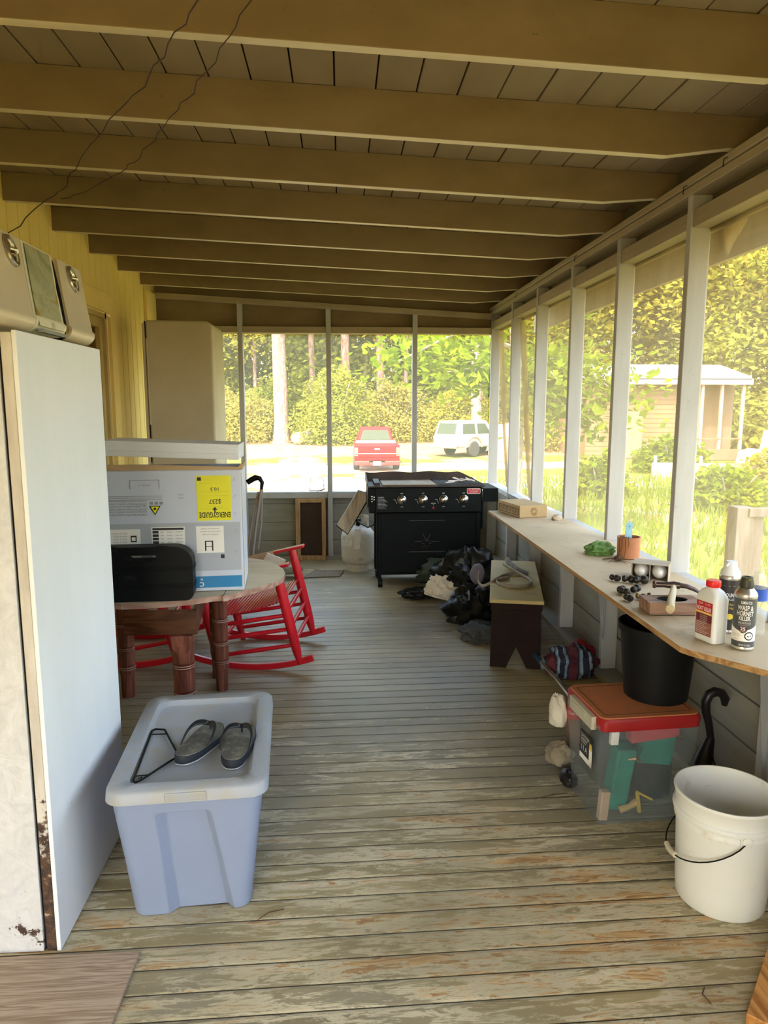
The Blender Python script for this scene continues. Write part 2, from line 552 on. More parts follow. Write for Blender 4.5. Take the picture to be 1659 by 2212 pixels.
# ---- roof deck and rafters
def zbot(x): return 2.63 - 0.0452 * (x + 1.78)
RD = 0.145
ceil_ = setting('ceiling')
mb = MB()
x = -1.95
i = 0
while x < 2.02:
    a, b = x, x + 0.1435
    za, zb = zbot(a) + RD, zbot(b) + RD
    j = 0.0015 * math.sin(i * 2.3)
    mb.prism([(a, za + j), (b, zb + j), (b, zb + 0.02 + j), (a, za + 0.02 + j)], -1.7, 7.4, 'xz')
    x += 0.1493; i += 1
mb.build('deck_boards', M_deck, ceil_, bevel=0.002, seg=1)
mb = MB(); mb.prism([(-2.2, zbot(-2.2) + RD + 0.022), (2.05, zbot(2.05) + RD + 0.022), (2.05, zbot(2.05) + RD + 0.06), (-2.2, zbot(-2.2) + RD + 0.06)], -1.75, 7.45, 'xz')
mb.build('roofing', M_dark, ceil_)
for k in range(-5, 8):
    y0 = 2.12 + 0.66 * k
    dz = {0: -0.022, 1: -0.012}.get(k, 0.0)
    mb = MB()
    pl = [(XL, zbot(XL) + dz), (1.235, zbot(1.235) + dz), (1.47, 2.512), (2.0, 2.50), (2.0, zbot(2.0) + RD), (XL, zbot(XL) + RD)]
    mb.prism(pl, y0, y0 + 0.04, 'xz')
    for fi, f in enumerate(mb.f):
        if len(f) == 4 and all(mb.v[q][2] < 2.66 for q in f): mb.mi[fi] = 1  # bottom faces take the paler colour that stands for light on them
    mb.build('rafter', [M_rafter, M_edgelight], ceil_, bevel=0.003)
mb = MB(); mb.box(2.0, 2.03, -1.7, 7.45, 2.30, 2.64); mb.build('fascia', M_beam, ceil_)

# ---- screened side wall on the right
XR = 1.494
PY = [3.133, 3.921, 4.70, 5.52, 6.32, 7.175, 2.345, 1.56, 0.77, -0.02, -0.81, -1.55]
wr = setting('wall_right')
for y1 in PY:
    mb = MB(); mb.box(XR, XR + 0.09, y1 - 0.04, y1, 0.04, 2.435)
    mb.build('post', M_post, wr, bevel=0.003)
srt = sorted(PY)
mb = MB()
mb.box(XR - 0.006, XR + 0.09, -1.6, 7.2, 2.435, 2.470)
mb.box(XR - 0.014, XR + 0.09, -1.6, 7.2, 2.474, 2.505)
mb.build('top_beam', M_beam, wr, bevel=0.003)
mb = MB()
for a, b in zip(srt[:-1], srt[1:]): mb.box(XR + 0.008, XR + 0.09, a, b - 0.04, 2.300, 2.372)
mb.build('header', M_beam, wr, bevel=0.003)
mb = MB(); mb.box(XR + 0.092, XR + 0.11, -1.6, 7.25, 2.285, 2.66)
mb.build('soffit_panel', pm('dark_soffit_board', (0.14, 0.115, 0.075), 0.8), wr)
mb = MB(); mb.box(XR - 0.03, XR + 0.11, -1.6, 7.2, 0.0, 0.038); mb.build('bottom_plate', M_siding, wr, bevel=0.003)
mb = MB()
for a, b in zip(srt[:-1], srt[1:]): mb.box(XR + 0.004, XR + 0.12, a, b - 0.04, 0.735, 0.775)
mb.build('sill', M_post, wr, bevel=0.003)
mb = MB()
z = 0.038
while z < 0.73:
    z1 = min(z + 0.186, 0.735)
    mb.prism([(XR + 0.094, z), (XR + 0.116, z), (XR + 0.108, z1 - 0.004), (XR + 0.092, z1 - 0.004)], -1.6, 7.25, 'xz')
    z += 0.19
mb.box(XR + 0.117, XR + 0.13, -1.6, 7.25, 0.0, 0.735)
mb.build('siding', M_siding, wr, bevel=0.0015, seg=1)

# ---- screened end wall
YB = 7.15
wb_ = setting('wall_back')
for xc in (-0.965, -0.112, 0.737):
    mb = MB(); mb.box(xc - 0.024, xc + 0.024, YB - 0.012, YB + 0.075, 0.04, 2.53 - 0.054 * (xc + 0.965))
    mb.build('post', M_beam if False else M_post, wb_, bevel=0.003)
xs = [-1.78, -0.965, -0.112, 0.737, 1.494]
mb = MB()
for a, b in zip(xs[:-1], xs[1:]): mb.box(a + (0.024 if a > -1.7 else 0), b - (0.024 if b < 1.4 else 0), YB, YB + 0.08, 2.252, 2.314)
mb.build('header', M_beam, wb_, bevel=0.003)
mb = MB(); mb.prism([(-1.75, 2.565), (1.49, 2.392), (1.49, 2.445), (-1.75, 2.618)], YB - 0.03, YB + 0.02, 'xz')
mb.build('ledger', M_beam, wb_, bevel=0.003)
mb = MB(); mb.box(-1.80, 1.60, YB + 0.085, YB + 0.10, 2.25, 2.86)
mb.build('gable_panel', M_rafter, wb_)
mb = MB()
for a, b in zip(xs[:-1], xs[1:]): mb.box(a + (0.024 if a > -1.7 else 0), b - (0.024 if b < 1.4 else 0), YB, YB + 0.10, 0.632, 0.695)
mb.build('sill', M_post, wb_, bevel=0.003)
mb = MB()
z = 0.0
while z < 0.63:
    z1 = min(z + 0.19, 0.632)
    for (a, b) in ((-1.78, -0.461), (-0.163, 1.58)):
        mb.prism([(YB + 0.078, z), (YB + 0.10, z), (YB + 0.092, z1 - 0.004), (YB + 0.076, z1 - 0.004)], a, b, 'yz')
    z += 0.19
mb.box(-1.78, 1.6, YB + 0.10, YB + 0.115, 0, 0.632)
mb.build('siding', M_siding, wb_, bevel=0.0015, seg=1)
mb = MB(); mb.box(-1.78, 1.5, YB, YB + 0.1, 0.0, 0.04); mb.build('bottom_plate', M_siding, wb_)
M_stud = wood('raw_stud_wood', (0.30, 0.17, 0.07), (0.52, 0.34, 0.17), 'Z', 0.6, 8)
pf = thing('framed_hatch_panel', 'dark brown hatch panel framed in bare wood strips in the end wall below the screens', 'panel', (-0.31, YB + 0.0, 0.002))
mb = MB(); mb.frame([(-0.15, 0), (0.15, 0), (0.15, 0.628), (-0.15, 0.628)], [(-0.105, 0.045), (0.112, 0.045), (0.112, 0.59), (-0.105, 0.59)], -0.035, 0.03, 'xz')
mb.build('wood_frame', M_stud, pf, bevel=0.002)
mb = MB(); mb.box(-0.11, 0.117, 0.0, 0.02, 0.04, 0.60)
mb.build('hardboard', pm('dark_brown_hardboard', (0.045, 0.022, 0.014), 0.55), pf)

# ---- unseen wall added behind the camera to cut front light, open at the step side
wf = setting('wall_lightblock')
mb = MB(); mb.box(-0.35, 1.66, -1.72, -1.64, 0, 2.9); mb.build('wall_boards', M_house, wf)
mb = MB(); mb.box(-3.2, -0.35, -1.72, -1.64, 2.25, 2.9); mb.build('header', M_house, wf)

# ---- insect screens (windows): pale weave on the end wall, dusty tan on the side
M_scr_b = screen_mat('pale_insect_screen', (0.80, 0.76, 0.60), 0.18, 0.10, dirt=(0.7, 0.62, 0.36))
M_scr_r = screen_mat('dusty_tan_screen', (0.56, 0.46, 0.30), 0.42, 0.40, (1, 2.2, 0.5))
wi = 1
for a, b in zip(xs[:-1], xs[1:]):
    mb = MB(); mb.add([(a, YB + 0.072, 0.69), (b, YB + 0.072, 0.69), (b, YB + 0.072, 2.26), (a, YB + 0.072, 2.26)], [(0, 1, 2, 3)])
    tag(mb.build('window_%d' % wi, M_scr_b), kind='structure'); wi += 1
for n, (a, b) in enumerate(zip(srt[:-1], srt[1:])):
    mb = MB()
    w = b - 0.04 - a
    amp = 0.012 if b > 5.6 else 0.004
    mb.grid(14, 22, lambda u, v: (XR + 0.082 - amp * (1 + math.sin(u * 9 + v * 5 + n)) * math.sin(math.pi * min(1, max(0, u))) , a + w * u, 0.77 + 1.54 * v))
    tag(mb.build('window_%d' % wi, M_scr_r, smooth=True), kind='structure'); wi += 1
# gathered folds of the slack screens in the two farthest bays
M_fold = screen_mat('bunched_screen_cloth', (0.60, 0.50, 0.32), 0.50, 0.5, (1, 3, 0.4))
for n, (a, b) in enumerate(((5.56, 6.28), (6.36, 7.12))):
    mb = MB()
    mb.grid(10, 20, lambda u, v: (XR + 0.055 + 0.012 * math.sin(u * 22), a + 0.06 + (b - a) * (0.55 * v ** 0.8 + 0.03 + u * (0.16 + 0.10 * v)), 0.80 + 1.46 * v))
    o = mb.build('slack_screen', M_fold, smooth=True)
    tag(o, ['tan screen cloth sagging in folds inside the second bay from the far corner',
            'tan screen cloth sagging in folds inside the farthest side bay, at the corner'][n], 'screen cloth')

# torn strip hanging outside the nearest bay
mb = MB()
mb.prism([(2.86, 2.32), (3.02, 2.31), (3.03, 2.25), (2.985, 2.17), (2.95, 2.21), (2.86, 2.27)], 1.6045, 1.610, 'yz')
tag(mb.build('torn_cloth', M_fold), 'tan torn cloth with a pointed tip hanging outside the nearest screen', 'cloth')

# ---- plywood laid over the boards at the near left, orange board at the near right
M_ply = wood('worn_plywood', (0.26, 0.185, 0.13), (0.46, 0.365, 0.29), 'X', 0.7, 11, 20, 0.35)
mb = MB(); mb.prism([(-2.4, 0.9), (-0.60, 0.9), (-0.585, 1.865), (-2.4, 1.865)], 0.0005, 0.013, 'xy')
tag(mb.build('plywood_sheet', M_ply, bevel=0.002), 'worn brown plywood sheet lying on the floor in front of the white cabinet', 'plywood')
M_orange = wood('orange_stained_wood', (0.33, 0.13, 0.03), (0.72, 0.38, 0.13), 'Y', 0.45, 7, 10)
mb = MB(); mb.add([(1.011, 1.539, 0.0), (1.207, 1.762, 0), (1.40, 1.592, 0), (1.204, 1.369, 0), (1.011, 1.539, 0.03), (1.207, 1.762, 0.03), (1.40, 1.592, 0.03), (1.204, 1.369, 0.03)],
   [(0, 1, 2, 3), (7, 6, 5, 4), (0, 4, 5, 1), (1, 5, 6, 2), (2, 6, 7, 3), (3, 7, 4, 0)])
tag(mb.build('wood_board', M_orange, bevel=0.002), 'orange stained board on the floor in front of the white bucket', 'board')

# ================================================================ outdoors
def gz(x, y):
    z = -0.92
    if y > 31: z += 0.030 * (y - 31)
    z = min(z, -0.35)
    return z + 0.05 * noise.noise(Vector((x * 0.15, y * 0.15, 0)))
def ground_mat():
    m, nt, bs = nt_new('yard_grass_and_drive')
    tc = nt.nodes.new('ShaderNodeTexCoord')
    sx = nt.nodes.new('ShaderNodeSeparateXYZ'); nt.links.new(tc.outputs['Object'], sx.inputs[0])
    x, y = sx.outputs[0], sx.outputs[1]
    v = tc.outputs['Object']
    grass = ramp(nt, nz(nt, v, 1.6, 7, 0.7), [(0.35, (0.05, 0.065, 0.008)), (0.65, (0.13, 0.14, 0.022))])
    litter = ramp(nt, nz(nt, v, 2.1, 6, 0.7), [(0.3, (0.19, 0.09, 0.05)), (0.7, (0.34, 0.20, 0.13))])
    gravel = ramp(nt, nz(nt, v, 3.0, 6, 0.7), [(0.3, (0.26, 0.19, 0.15)), (0.7, (0.50, 0.42, 0.36))])
    wob = mth(nt, 'MULTIPLY', mth(nt, 'SUBTRACT', nz(nt, v, 0.35, 4), 0.5), 7.0)
    yy = mth(nt, 'ADD', mth(nt, 'ADD', y, wob), mth(nt, 'MULTIPLY', x, -0.05))
    def band(a, b, s=0.6):
        r1 = mth(nt, 'MINIMUM', mth(nt, 'MAXIMUM', mth(nt, 'DIVIDE', mth(nt, 'SUBTRACT', yy, a), s), 0), 1)
        r2 = mth(nt, 'MINIMUM', mth(nt, 'MAXIMUM', mth(nt, 'DIVIDE', mth(nt, 'SUBTRACT', b, yy), s), 0), 1)
        return mth(nt, 'MULTIPLY', r1, r2)
    left = mth(nt, 'MINIMUM', mth(nt, 'MAXIMUM', mth(nt, 'DIVIDE', mth(nt, 'SUBTRACT', 11.0, x), 2.0), 0), 1)
    k = mth(nt, 'MULTIPLY', band(21.0, 24.5), left)
    c = mix(nt, k, grass, gravel)
    k = mth(nt, 'MULTIPLY', band(27.0, 31.0), left)
    c = mix(nt, k, c, gravel)
    k = mth(nt, 'MULTIPLY', band(33.0, 60.0, 1.5), 0.85)
    c = mix(nt, k, c, litter)
    pt = ramp(nt, nz(nt, v, 0.5, 3), [(0.5, (0, 0, 0)), (0.62, (0.8, 0.8, 0.8))])
    c = mix(nt, pt, c, litter)
    nt.links.new(c, bs.inputs['Base Color'])
    bs.inputs['Roughness'].default_value = 0.95
    bs.inputs['Specular IOR Level'].default_value = 0.1
    return m
mb = MB(); mb.grid(60, 60, lambda u, v: (-60 + 130 * u, -25 + 115 * v, gz(-60 + 130 * u, -25 + 115 * v)))
g = mb.build('ground', ground_mat(), smooth=True); g['kind'] = 'structure'

M_leafA = leaf_mat('woodland_leaves', (0.20, 0.20, 0.02), (0.42, 0.37, 0.055))
M_leafB = leaf_mat('bright_maple_leaves', (0.085, 0.14, 0.005), (0.20, 0.25, 0.012), 0.55)
M_leafC = leaf_mat('dry_brush_leaves', (0.21, 0.19, 0.045), (0.38, 0.34, 0.08), 0.45)
M_leafD = leaf_mat('green_brush_leaves', (0.17, 0.20, 0.03), (0.34, 0.35, 0.06), 0.5)
M_bark = wood('pine_bark', (0.12, 0.065, 0.05), (0.30, 0.20, 0.165), 'Z', 0.9, 5, 4, 0.6)
M_bark2 = wood('grey_bark', (0.18, 0.14, 0.11), (0.42, 0.36, 0.30), 'Z', 0.9, 5, 4, 0.6)

def leaves(n, place, size, seed, droop=0.5):
    rnd = random.Random(seed)
    vs = []; fs = []
    for i in range(n):
        p = place(rnd)
        s = size * rnd.uniform(0.6, 1.3)
        a = Vector((rnd.gauss(0, 1), rnd.gauss(0, 1), rnd.gauss(0, 0.6))).normalized()
        b = Vector((rnd.gauss(0, 1), rnd.gauss(0, 1), rnd.gauss(0, droop)))
        b = (b - a * b.dot(a)).normalized()
        c = a.cross(b)
        o = len(vs)
        vs += [p - a * s * 0.55, p + b * s * 0.30 + c * s * 0.06, p + a * s * 0.55, p - b * s * 0.30 + c * s * 0.06]
        fs.append((o, o + 1, o + 2, o + 3))
    return vs, fs

def tree_mesh(seed, h, crown_z, crown_r, n, lsz, mleaf, mbark, tr):
    rnd = random.Random(seed)
    root = thing('woodland_tree', 'x', 'tree')
    mb = MB()
    pts = [(0.25 * math.sin(i * 0.9 + seed) * i / 8, 0.2 * math.cos(i * 0.7 + seed) * i / 8, h * i / 8) for i in range(9)]
    mb.tube(pts, [tr * (1.25 if i == 0 else 1 - 0.085 * i) for i in range(9)], 10)
    for k in range(7):
        z = crown_z + (h - crown_z) * k / 8
        a = k * 2.4 + seed
        L = crown_r * rnd.uniform(0.5, 0.9)
        mb.tube([(0, 0, z), (math.cos(a) * L * 0.5, math.sin(a) * L * 0.5, z + L * 0.3), (math.cos(a) * L, math.sin(a) * L, z + L * 0.4)], [tr * 0.32, tr * 0.2, tr * 0.06], 6)
    mb.build('trunk', mbark, root, smooth=True)
    cl = [(Vector((rnd.gauss(0, crown_r * 0.5), rnd.gauss(0, crown_r * 0.5), rnd.uniform(crown_z, h))), rnd.uniform(0.5, 1.1) * crown_r * 0.45) for _ in range(26)]
    def place(r):
        c, s = cl[r.randrange(len(cl))]
        return c + Vector((r.gauss(0, s), r.gauss(0, s), r.gauss(0, s * 0.7)))
    vs, fs = leaves(n, place, lsz, seed + 1)
    lb = MB(); lb.add(vs, fs); lb.build('foliage', mleaf, root)
    return root
TL = ['tall leafy tree in the sunlit woods beyond the yard', 'slender tree with thin high foliage in the woods beyond the yard', 'full crowned tree hanging low leaves at the edge of the woods']
protoA = tree_mesh(1, 15, 2.5, 2.6, 9000, 0.34, M_leafA, M_bark2, 0.20)
protoB = tree_mesh(5, 17, 6.0, 2.0, 6000, 0.32, M_leafA, M_bark, 0.16)
protoC = tree_mesh(9, 11, 0.8, 2.9, 9000, 0.32, M_leafD, M_bark2, 0.18)
protos = [protoA, protoB, protoC]
GR = ['tall leafy trees in the woods', 'slender trees in the woods', 'low leafed trees at the wood edge']
used = [False] * 3
def plant(k, x, y, s=1.0, rz=0):
    p = protos[k]
    o = p if not used[k] else copy_tree(p)
    used[k] = True
    o.location = (x, y, gz(x, y) - 0.05); o.rotation_euler = (0, 0, rz); o.scale = (s, s, s)
    o['label'] = TL[k]; o['group'] = GR[k]
rr = random.Random(3)
spots = []
for i in range(15):
    spots.append((i % 3, -17 + i * 3.0 + rr.uniform(-1, 1), 49 + rr.uniform(-3, 3)))
for i in range(16):
    spots.append((2 * (i % 2), -18 + i * 2.6 + rr.uniform(-1, 1), 64 + rr.uniform(-2, 2)))
for i in range(15):
    spots.append(((i + 1) % 3, -16 + i * 3.2 + rr.uniform(-1, 1), 57 + rr.uniform(-3, 3)))
for i in range(12):
    spots.append(((i + 2) % 3, 15 + i * 1.9 + rr.uniform(-1, 1), 42 - i * 1.3 + rr.uniform(-2, 2)))
for i in range(10):
    spots.append(((i) % 3, 24 + i * 1.4 + rr.uniform(-1, 1), 47 - i * 1.6 + rr.uniform(-2, 2)))
for k, x, y in spots: plant(k, x, y, rr.uniform(0.85, 1.2), rr.uniform(0, 6.28))

# named pines nearer the yard
def pine(x, y, r, h, label, name='pine_trunk'):
    t = thing('pine_tree', label, 'tree', (x, y, gz(x, y)))
    mb = MB(); mb.tube([(0, 0, -0.1), (0, 0, 0.25), (0.02, 0, 1.2), (-0.06, 0, h * 0.5), (-0.15, 0, h)], [r * 1.5, r * 1.18, r, r * 0.9, r * 0.7], 16)
    mb.build('trunk', M_bark, t, smooth=True)
    rnd = random.Random(int(x * 10) + 50)
    vs, fs = leaves(1500, lambda q: Vector((q.gauss(0, 2.0), q.gauss(0, 2.0), h - 1 + q.gauss(0, 1.4))), 0.5, int(x * 7) + 90)
    lb = MB(); lb.add(vs, fs); lb.build('foliage', M_leafD, t)
pine(-3.45, 42, 0.42, 12, 'big pink barked pine trunk standing beyond the second screen of the end wall')
pine(-1.75, 46, 0.20, 13, 'thin pine trunk just left of the middle post of the end wall')
pine(0.36, 45, 0.28, 13, 'pine trunk just right of the middle post, above and left of the red truck')
pine(2.55, 46, 0.26, 13, 'pine trunk rising above the cab of the red truck')
pine(7.6, 40, 0.30, 12, 'pine trunk half hidden by leaves behind the old white utility car')

# brush at the wood edge
def brush(x, y, rx, rz, n, m, label, seed, lsz=0.17):
    t = thing('brush_bush', label, 'bush', (x, y, gz(x, y)), group=None)
    def place(r):
        th = r.uniform(0, 6.28); q = r.random() ** 0.4; ph = r.uniform(0, 1.45)
        k = 1 + 0.3 * noise.noise(Vector((th * 1.3, ph * 2, seed)))
        return Vector((math.cos(th) * math.cos(ph) * rx * q * k, math.sin(th) * math.cos(ph) * rx * 0.8 * q * k, math.sin(ph) * rz * q * k))
    vs, fs = leaves(n, place, lsz, seed)
    lb = MB(); lb.add(vs, fs); lb.build('foliage', m, t)
    sb = MB()
    for k in range(6):
        a = k * 1.05
        sb.tube([(0, 0, -0.05), (math.cos(a) * rx * 0.3, math.sin(a) * rx * 0.3, rz * 0.45), (math.cos(a) * rx * 0.6, math.sin(a) * rx * 0.5, rz * 0.8)], [0.05, 0.035, 0.012], 5)
    sb.build('stem', M_bark2, t)
    return t
brush(-0.3, 41.5, 2.6, 4.3, 14000, M_leafD, 'broad round thicket behind the middle post, left of the red truck', 21)
brush(-6.2, 43, 3.0, 2.9, 11000, M_leafC, 'brownish brush left of the big pine trunk', 22)
brush(-4.6, 46, 2.6, 3.6, 9000, M_leafD, 'green brush rising behind the big pine trunk', 23)
brush(3.4, 44, 3.0, 3.4, 13000, M_leafC, 'brownish thicket behind the red truck', 24)
brush(7.2, 44, 3.0, 3.2, 10000, M_leafA, 'yellow green brush behind the old white utility car', 25)
brush(10.5, 37, 2.2, 2.2, 6000, M_leafA, 'yellow green bush left of the tan shed', 26)
brush(12.5, 26.5, 1.7, 1.3, 2200, M_leafB, 'low bright bush in the grass before the tan shed', 27, 0.22)
brush(9.2, 16.5, 1.3, 1.0, 2200, M_leafB, 'bright yellow bush nearest the side screens', 28, 0.18)
brush(14.8, 22.5, 1.9, 1.2, 2400, M_leafA, 'weedy bush before the junk pile', 29, 0.22)
brush(7.0, 19.0, 1.1, 1.1, 1600, M_leafB, 'small bright bush seen through the farthest side bays', 30, 0.2)

# tall grass beside the porch
rg = random.Random(11)
vs = []; fs = []
for i in range(9000):
    x = rg.uniform(3.0, 13.0); y = rg.uniform(4.0, 24.0)
    if 3.2 < x < 9 and y < 5.2: pass
    h = rg.uniform(0.15, 0.42); a = rg.uniform(0, 6.28); b = 0.02
    z = gz(x, y); lx, ly = rg.gauss(0, 0.09), rg.gauss(0, 0.09)
    o = len(vs)
    vs += [(x - b * math.cos(a), y - b * math.sin(a), z), (x + b * math.cos(a), y + b * math.sin(a), z), (x + lx, y + ly, z + h)]
    fs.append((o, o + 1, o + 2))
mb = MB(); mb.add(vs, fs)
tag(mb.build('tall_grass', M_leafB), 'tall bright grass growing along the side of the porch', 'grass', kind='stuff')

# maple with bright boughs that reach toward the end wall
mt = thing('maple_tree', 'near maple with large bright green leaves hanging in the right end screen', 'tree', (3.7, 15.0, gz(3.7, 15)))
mb = MB()
mb.tube([(0, 0, -0.1), (0.05, 0, 2), (-0.1, 0.1, 4.5), (0.1, 0, 7)], [0.16, 0.12, 0.09, 0.05], 9)
boughs = [((0, 0, 3.6), (-1.2, -0.8, 4.0), (-2.6, -1.4, 3.3)), ((0, 0, 3.0), (-0.9, -0.9, 3.2), (-1.7, -1.5, 3.1)), ((0, 0, 4.2), (-1.0, 0.4, 4.5), (-2.2, 0.5, 3.9)),
          ((0, 0, 3.4), (0.8, -1.0, 3.4), (1.6, -1.8, 2.6)), ((0, 0, 2.6), (0.5, -1.0, 2.6), (0.9, -1.8, 2.2)), ((0, 0, 4.6), (0.3, -1, 5.0), (0.2, -2.2, 4.4)), ((0, 0, 3.2), (0.2, -1.1, 3.3), (0.3, -2.0, 2.9))]
for b in boughs: mb.tube(b, [0.06, 0.04, 0.012], 6)
mb.build('trunk', M_bark2, mt, smooth=True)
def mp(r):
    b = boughs[r.randrange(len(boughs))]
    t = r.uniform(0.25, 1.05)
    A, B, C = Vector(b[0]), Vector(b[1]), Vector(b[2])
    p = A.lerp(B, t).lerp(B.lerp(C, t), t)
    return p + Vector((r.gauss(0, 0.40), r.gauss(0, 0.40), r.gauss(0, 0.24)))
vs, fs = leaves(4200, mp, 0.19, 77, 0.4)
lb = MB(); lb.add(vs, fs); lb.build('foliage', M_leafB, mt)

# ---- red pickup, tail toward the porch
M_truck = pm('red_truck_paint', (0.36, 0.004, 0.008), 0.5, 0.1, spec=0.15)
M_glass = pm('dark_car_glass', (0.035, 0.045, 0.03), 0.5, 0.1, spec=0.1)
M_tyre = pm('tyre_rubber', (0.03, 0.03, 0.03), 0.85)
def wheel(mb_t, mb_r, c, r, w, ax='x'):
    M = Matrix.Rotation(rad(90), 3, 'Y') if ax == 'x' else Matrix.Rotation(rad(90), 3, 'X')
    mb_t.lathe([(r * 0.55, -w / 2), (r * 0.93, -w / 2), (r, -w / 2 + 0.03), (r, w / 2 - 0.03), (r * 0.93, w / 2), (r * 0.55, w / 2)], 20, c, M)
    mb_r.lathe([(r * 0.56, -w / 2 - 0.005), (r * 0.5, -w / 2 + 0.03), (r * 0.15, -w / 2 + 0.02), (r * 0.12, -w / 2 - 0.01)], 16, c, M)
tk = thing('pickup_truck', 'red pickup truck parked with its tailgate toward the porch', 'truck', (1.37, 27.0, gz(1.4, 27)), -1)
mb = MB()
mb.prism([(0.0, 0.42), (0.0, 1.02), (2.05, 1.02), (2.05, 0.42)], -0.86, 0.86, 'yz')
mb.prism([(2.05, 0.42), (2.05, 1.02), (3.5, 1.03), (4.95, 0.95), (5.05, 0.5), (5.0, 0.35)], -0.86, 0.86, 'yz')
mb.build('body', M_truck, tk, bevel=0.04, seg=3)
mb = MB()
mb.add([(-0.74, 2.05, 1.02), (0.74, 2.05, 1.02), (0.80, 3.5, 1.02), (-0.80, 3.5, 1.02), (-0.58, 2.22, 1.62), (0.58, 2.22, 1.62), (0.60, 3.0, 1.62), (-0.60, 3.0, 1.62)],
       [(0, 3, 2, 1), (4, 5, 6, 7), (0, 1, 5, 4), (1, 2, 6, 5), (2, 3, 7, 6), (3, 0, 4, 7)])
mb.build('cab', M_truck, tk, bevel=0.03, seg=3)
mb = MB(); mb.add([(-0.62, 2.045, 1.10), (0.62, 2.045, 1.10), (0.50, 2.16, 1.50), (-0.50, 2.16, 1.50)], [(0, 1, 2, 3)]); mb.build('rear_window', M_glass, tk, solid=0.01)
mb = MB(); mb.prism([(-0.82, 1.02), (-0.78, 1.09), (0.78, 1.09), (0.82, 1.02)], 1.55, 1.95, 'xz'); mb.build('tool_box', pm('pale_toolbox', (0.6, 0.55, 0.5), 0.4), tk, bevel=0.01)
mb = MB(); mb.box(-0.70, 0.70, -0.03, 0.0, 0.55, 0.99); mb.build('tailgate', M_truck, tk, bevel=0.02)
mb = MB(); mb.box(-0.10, 0.10, -0.045, -0.03, 0.83, 0.89); mb.build('emblem', M_chrome, tk, bevel=0.008)
mb = MB(); mb.box(-0.85, 0.85, -0.05, -0.005, 0.68, 0.705); mb.build('trim_strip', M_chrome, tk)
mb = MB(); mb.box(-0.86, -0.30, -0.16, 0.0, 0.26, 0.42); mb.box(0.30, 0.86, -0.16, 0.0, 0.26, 0.42); mb.box(-0.31, 0.31, -0.12, 0.0, 0.24, 0.36); mb.build('bumper', pm('pinkish_bumper', (0.30, 0.02, 0.02), 0.5), tk, bevel=0.02)
mb = MB(); mb.box(-0.15, 0.15, -0.135, -0.12, 0.26, 0.40); mb.build('number_plate', M_wprint, tk)
for s in (-1, 1):
    mb = MB(); mb.box(s * 0.79 - 0.07, s * 0.79 + 0.07, -0.02, 0.0, 0.60, 0.92); mb.build('tail_light', pm('tail_lens', (0.75, 0.10, 0.08), 0.2), tk, bevel=0.01)
    for yy in (1.05, 4.2):
        a, b = MB(), MB(); wheel(a, b, (s * 0.78, yy, 0.36), 0.36, 0.24)
        w = a.build('wheel', M_tyre, tk, smooth=True); b.build('rim', M_chrome, w, smooth=True)

# ---- old white utility car seen three-quarter
su = thing('utility_car', 'old pale two tone utility car with a brown wheel arch parked under the leaves', 'car', (5.0, 33.5, gz(5, 33.5)), -52)
M_pale = pm('pale_car_paint', (0.40, 0.36, 0.33), 0.5, 0.1)
M_teal = pm('faded_teal_paint', (0.20, 0.25, 0.22), 0.6, 0.15)
mb = MB(); mb.prism([(-0.1, 0.45), (-0.12, 1.0), (3.9, 1.0), (3.9, 0.45)], -0.82, 0.82, 'yz'); mb.build('body', M_teal, su, bevel=0.06, seg=3)
mb = MB(); mb.add([(-0.78, -0.1, 1.0), (0.78, -0.1, 1.0), (0.78, 2.5, 1.0), (-0.78, 2.5, 1.0), (-0.66, 0.12, 1.68), (0.66, 0.12, 1.68), (0.66, 2.05, 1.70), (-0.66, 2.05, 1.70)],
       [(0, 3, 2, 1), (4, 5, 6, 7), (0, 1, 5, 4), (1, 2, 6, 5), (2, 3, 7, 6), (3, 0, 4, 7)]); mb.build('cabin', M_pale, su, bevel=0.05, seg=3)
mb = MB()
for s in (-1, 1): mb.add([(s * 0.775, 0.25, 1.08), (s * 0.775, 1.15, 1.08), (s * 0.70, 1.12, 1.56), (s * 0.70, 0.32, 1.56), (s * 0.775, 1.3, 1.08), (s * 0.775, 2.2, 1.08), (s * 0.70, 1.9, 1.56), (s * 0.70, 1.3, 1.56)], [(0, 1, 2, 3), (4, 5, 6, 7)])
mb.add([(-0.6, -0.09, 1.08), (0.6, -0.09, 1.08), (0.55, 0.06, 1.58), (-0.55, 0.06, 1.58)], [(0, 1, 2, 3)])
mb.build('window_glass', M_glass, su, solid=0.012)
mb = MB(); mb.box(-0.85, 0.85, -0.28, -0.1, 0.42, 0.56); mb.build('bumper', M_chrome, su, bevel=0.02)
for s in (-1, 1):
    mb = MB(); mb.tube([(s * 0.83, 0.45 + 0.55 * (1 - math.cos(t * math.pi / 8)) , 0.45 + 0.50 * math.sin(t * math.pi / 8)) for t in range(9)], 0.05, 6); mb.build('wheel_arch', pm('rusty_brown', (0.42, 0.20, 0.12), 0.7), su)
    for yy in (1.0, 3.3):
        a, b = MB(), MB(); wheel(a, b, (s * 0.74, yy, 0.37), 0.37, 0.22)
        w = a.build('wheel', M_tyre, su, smooth=True); b.build('rim', M_pale, w, smooth=True)

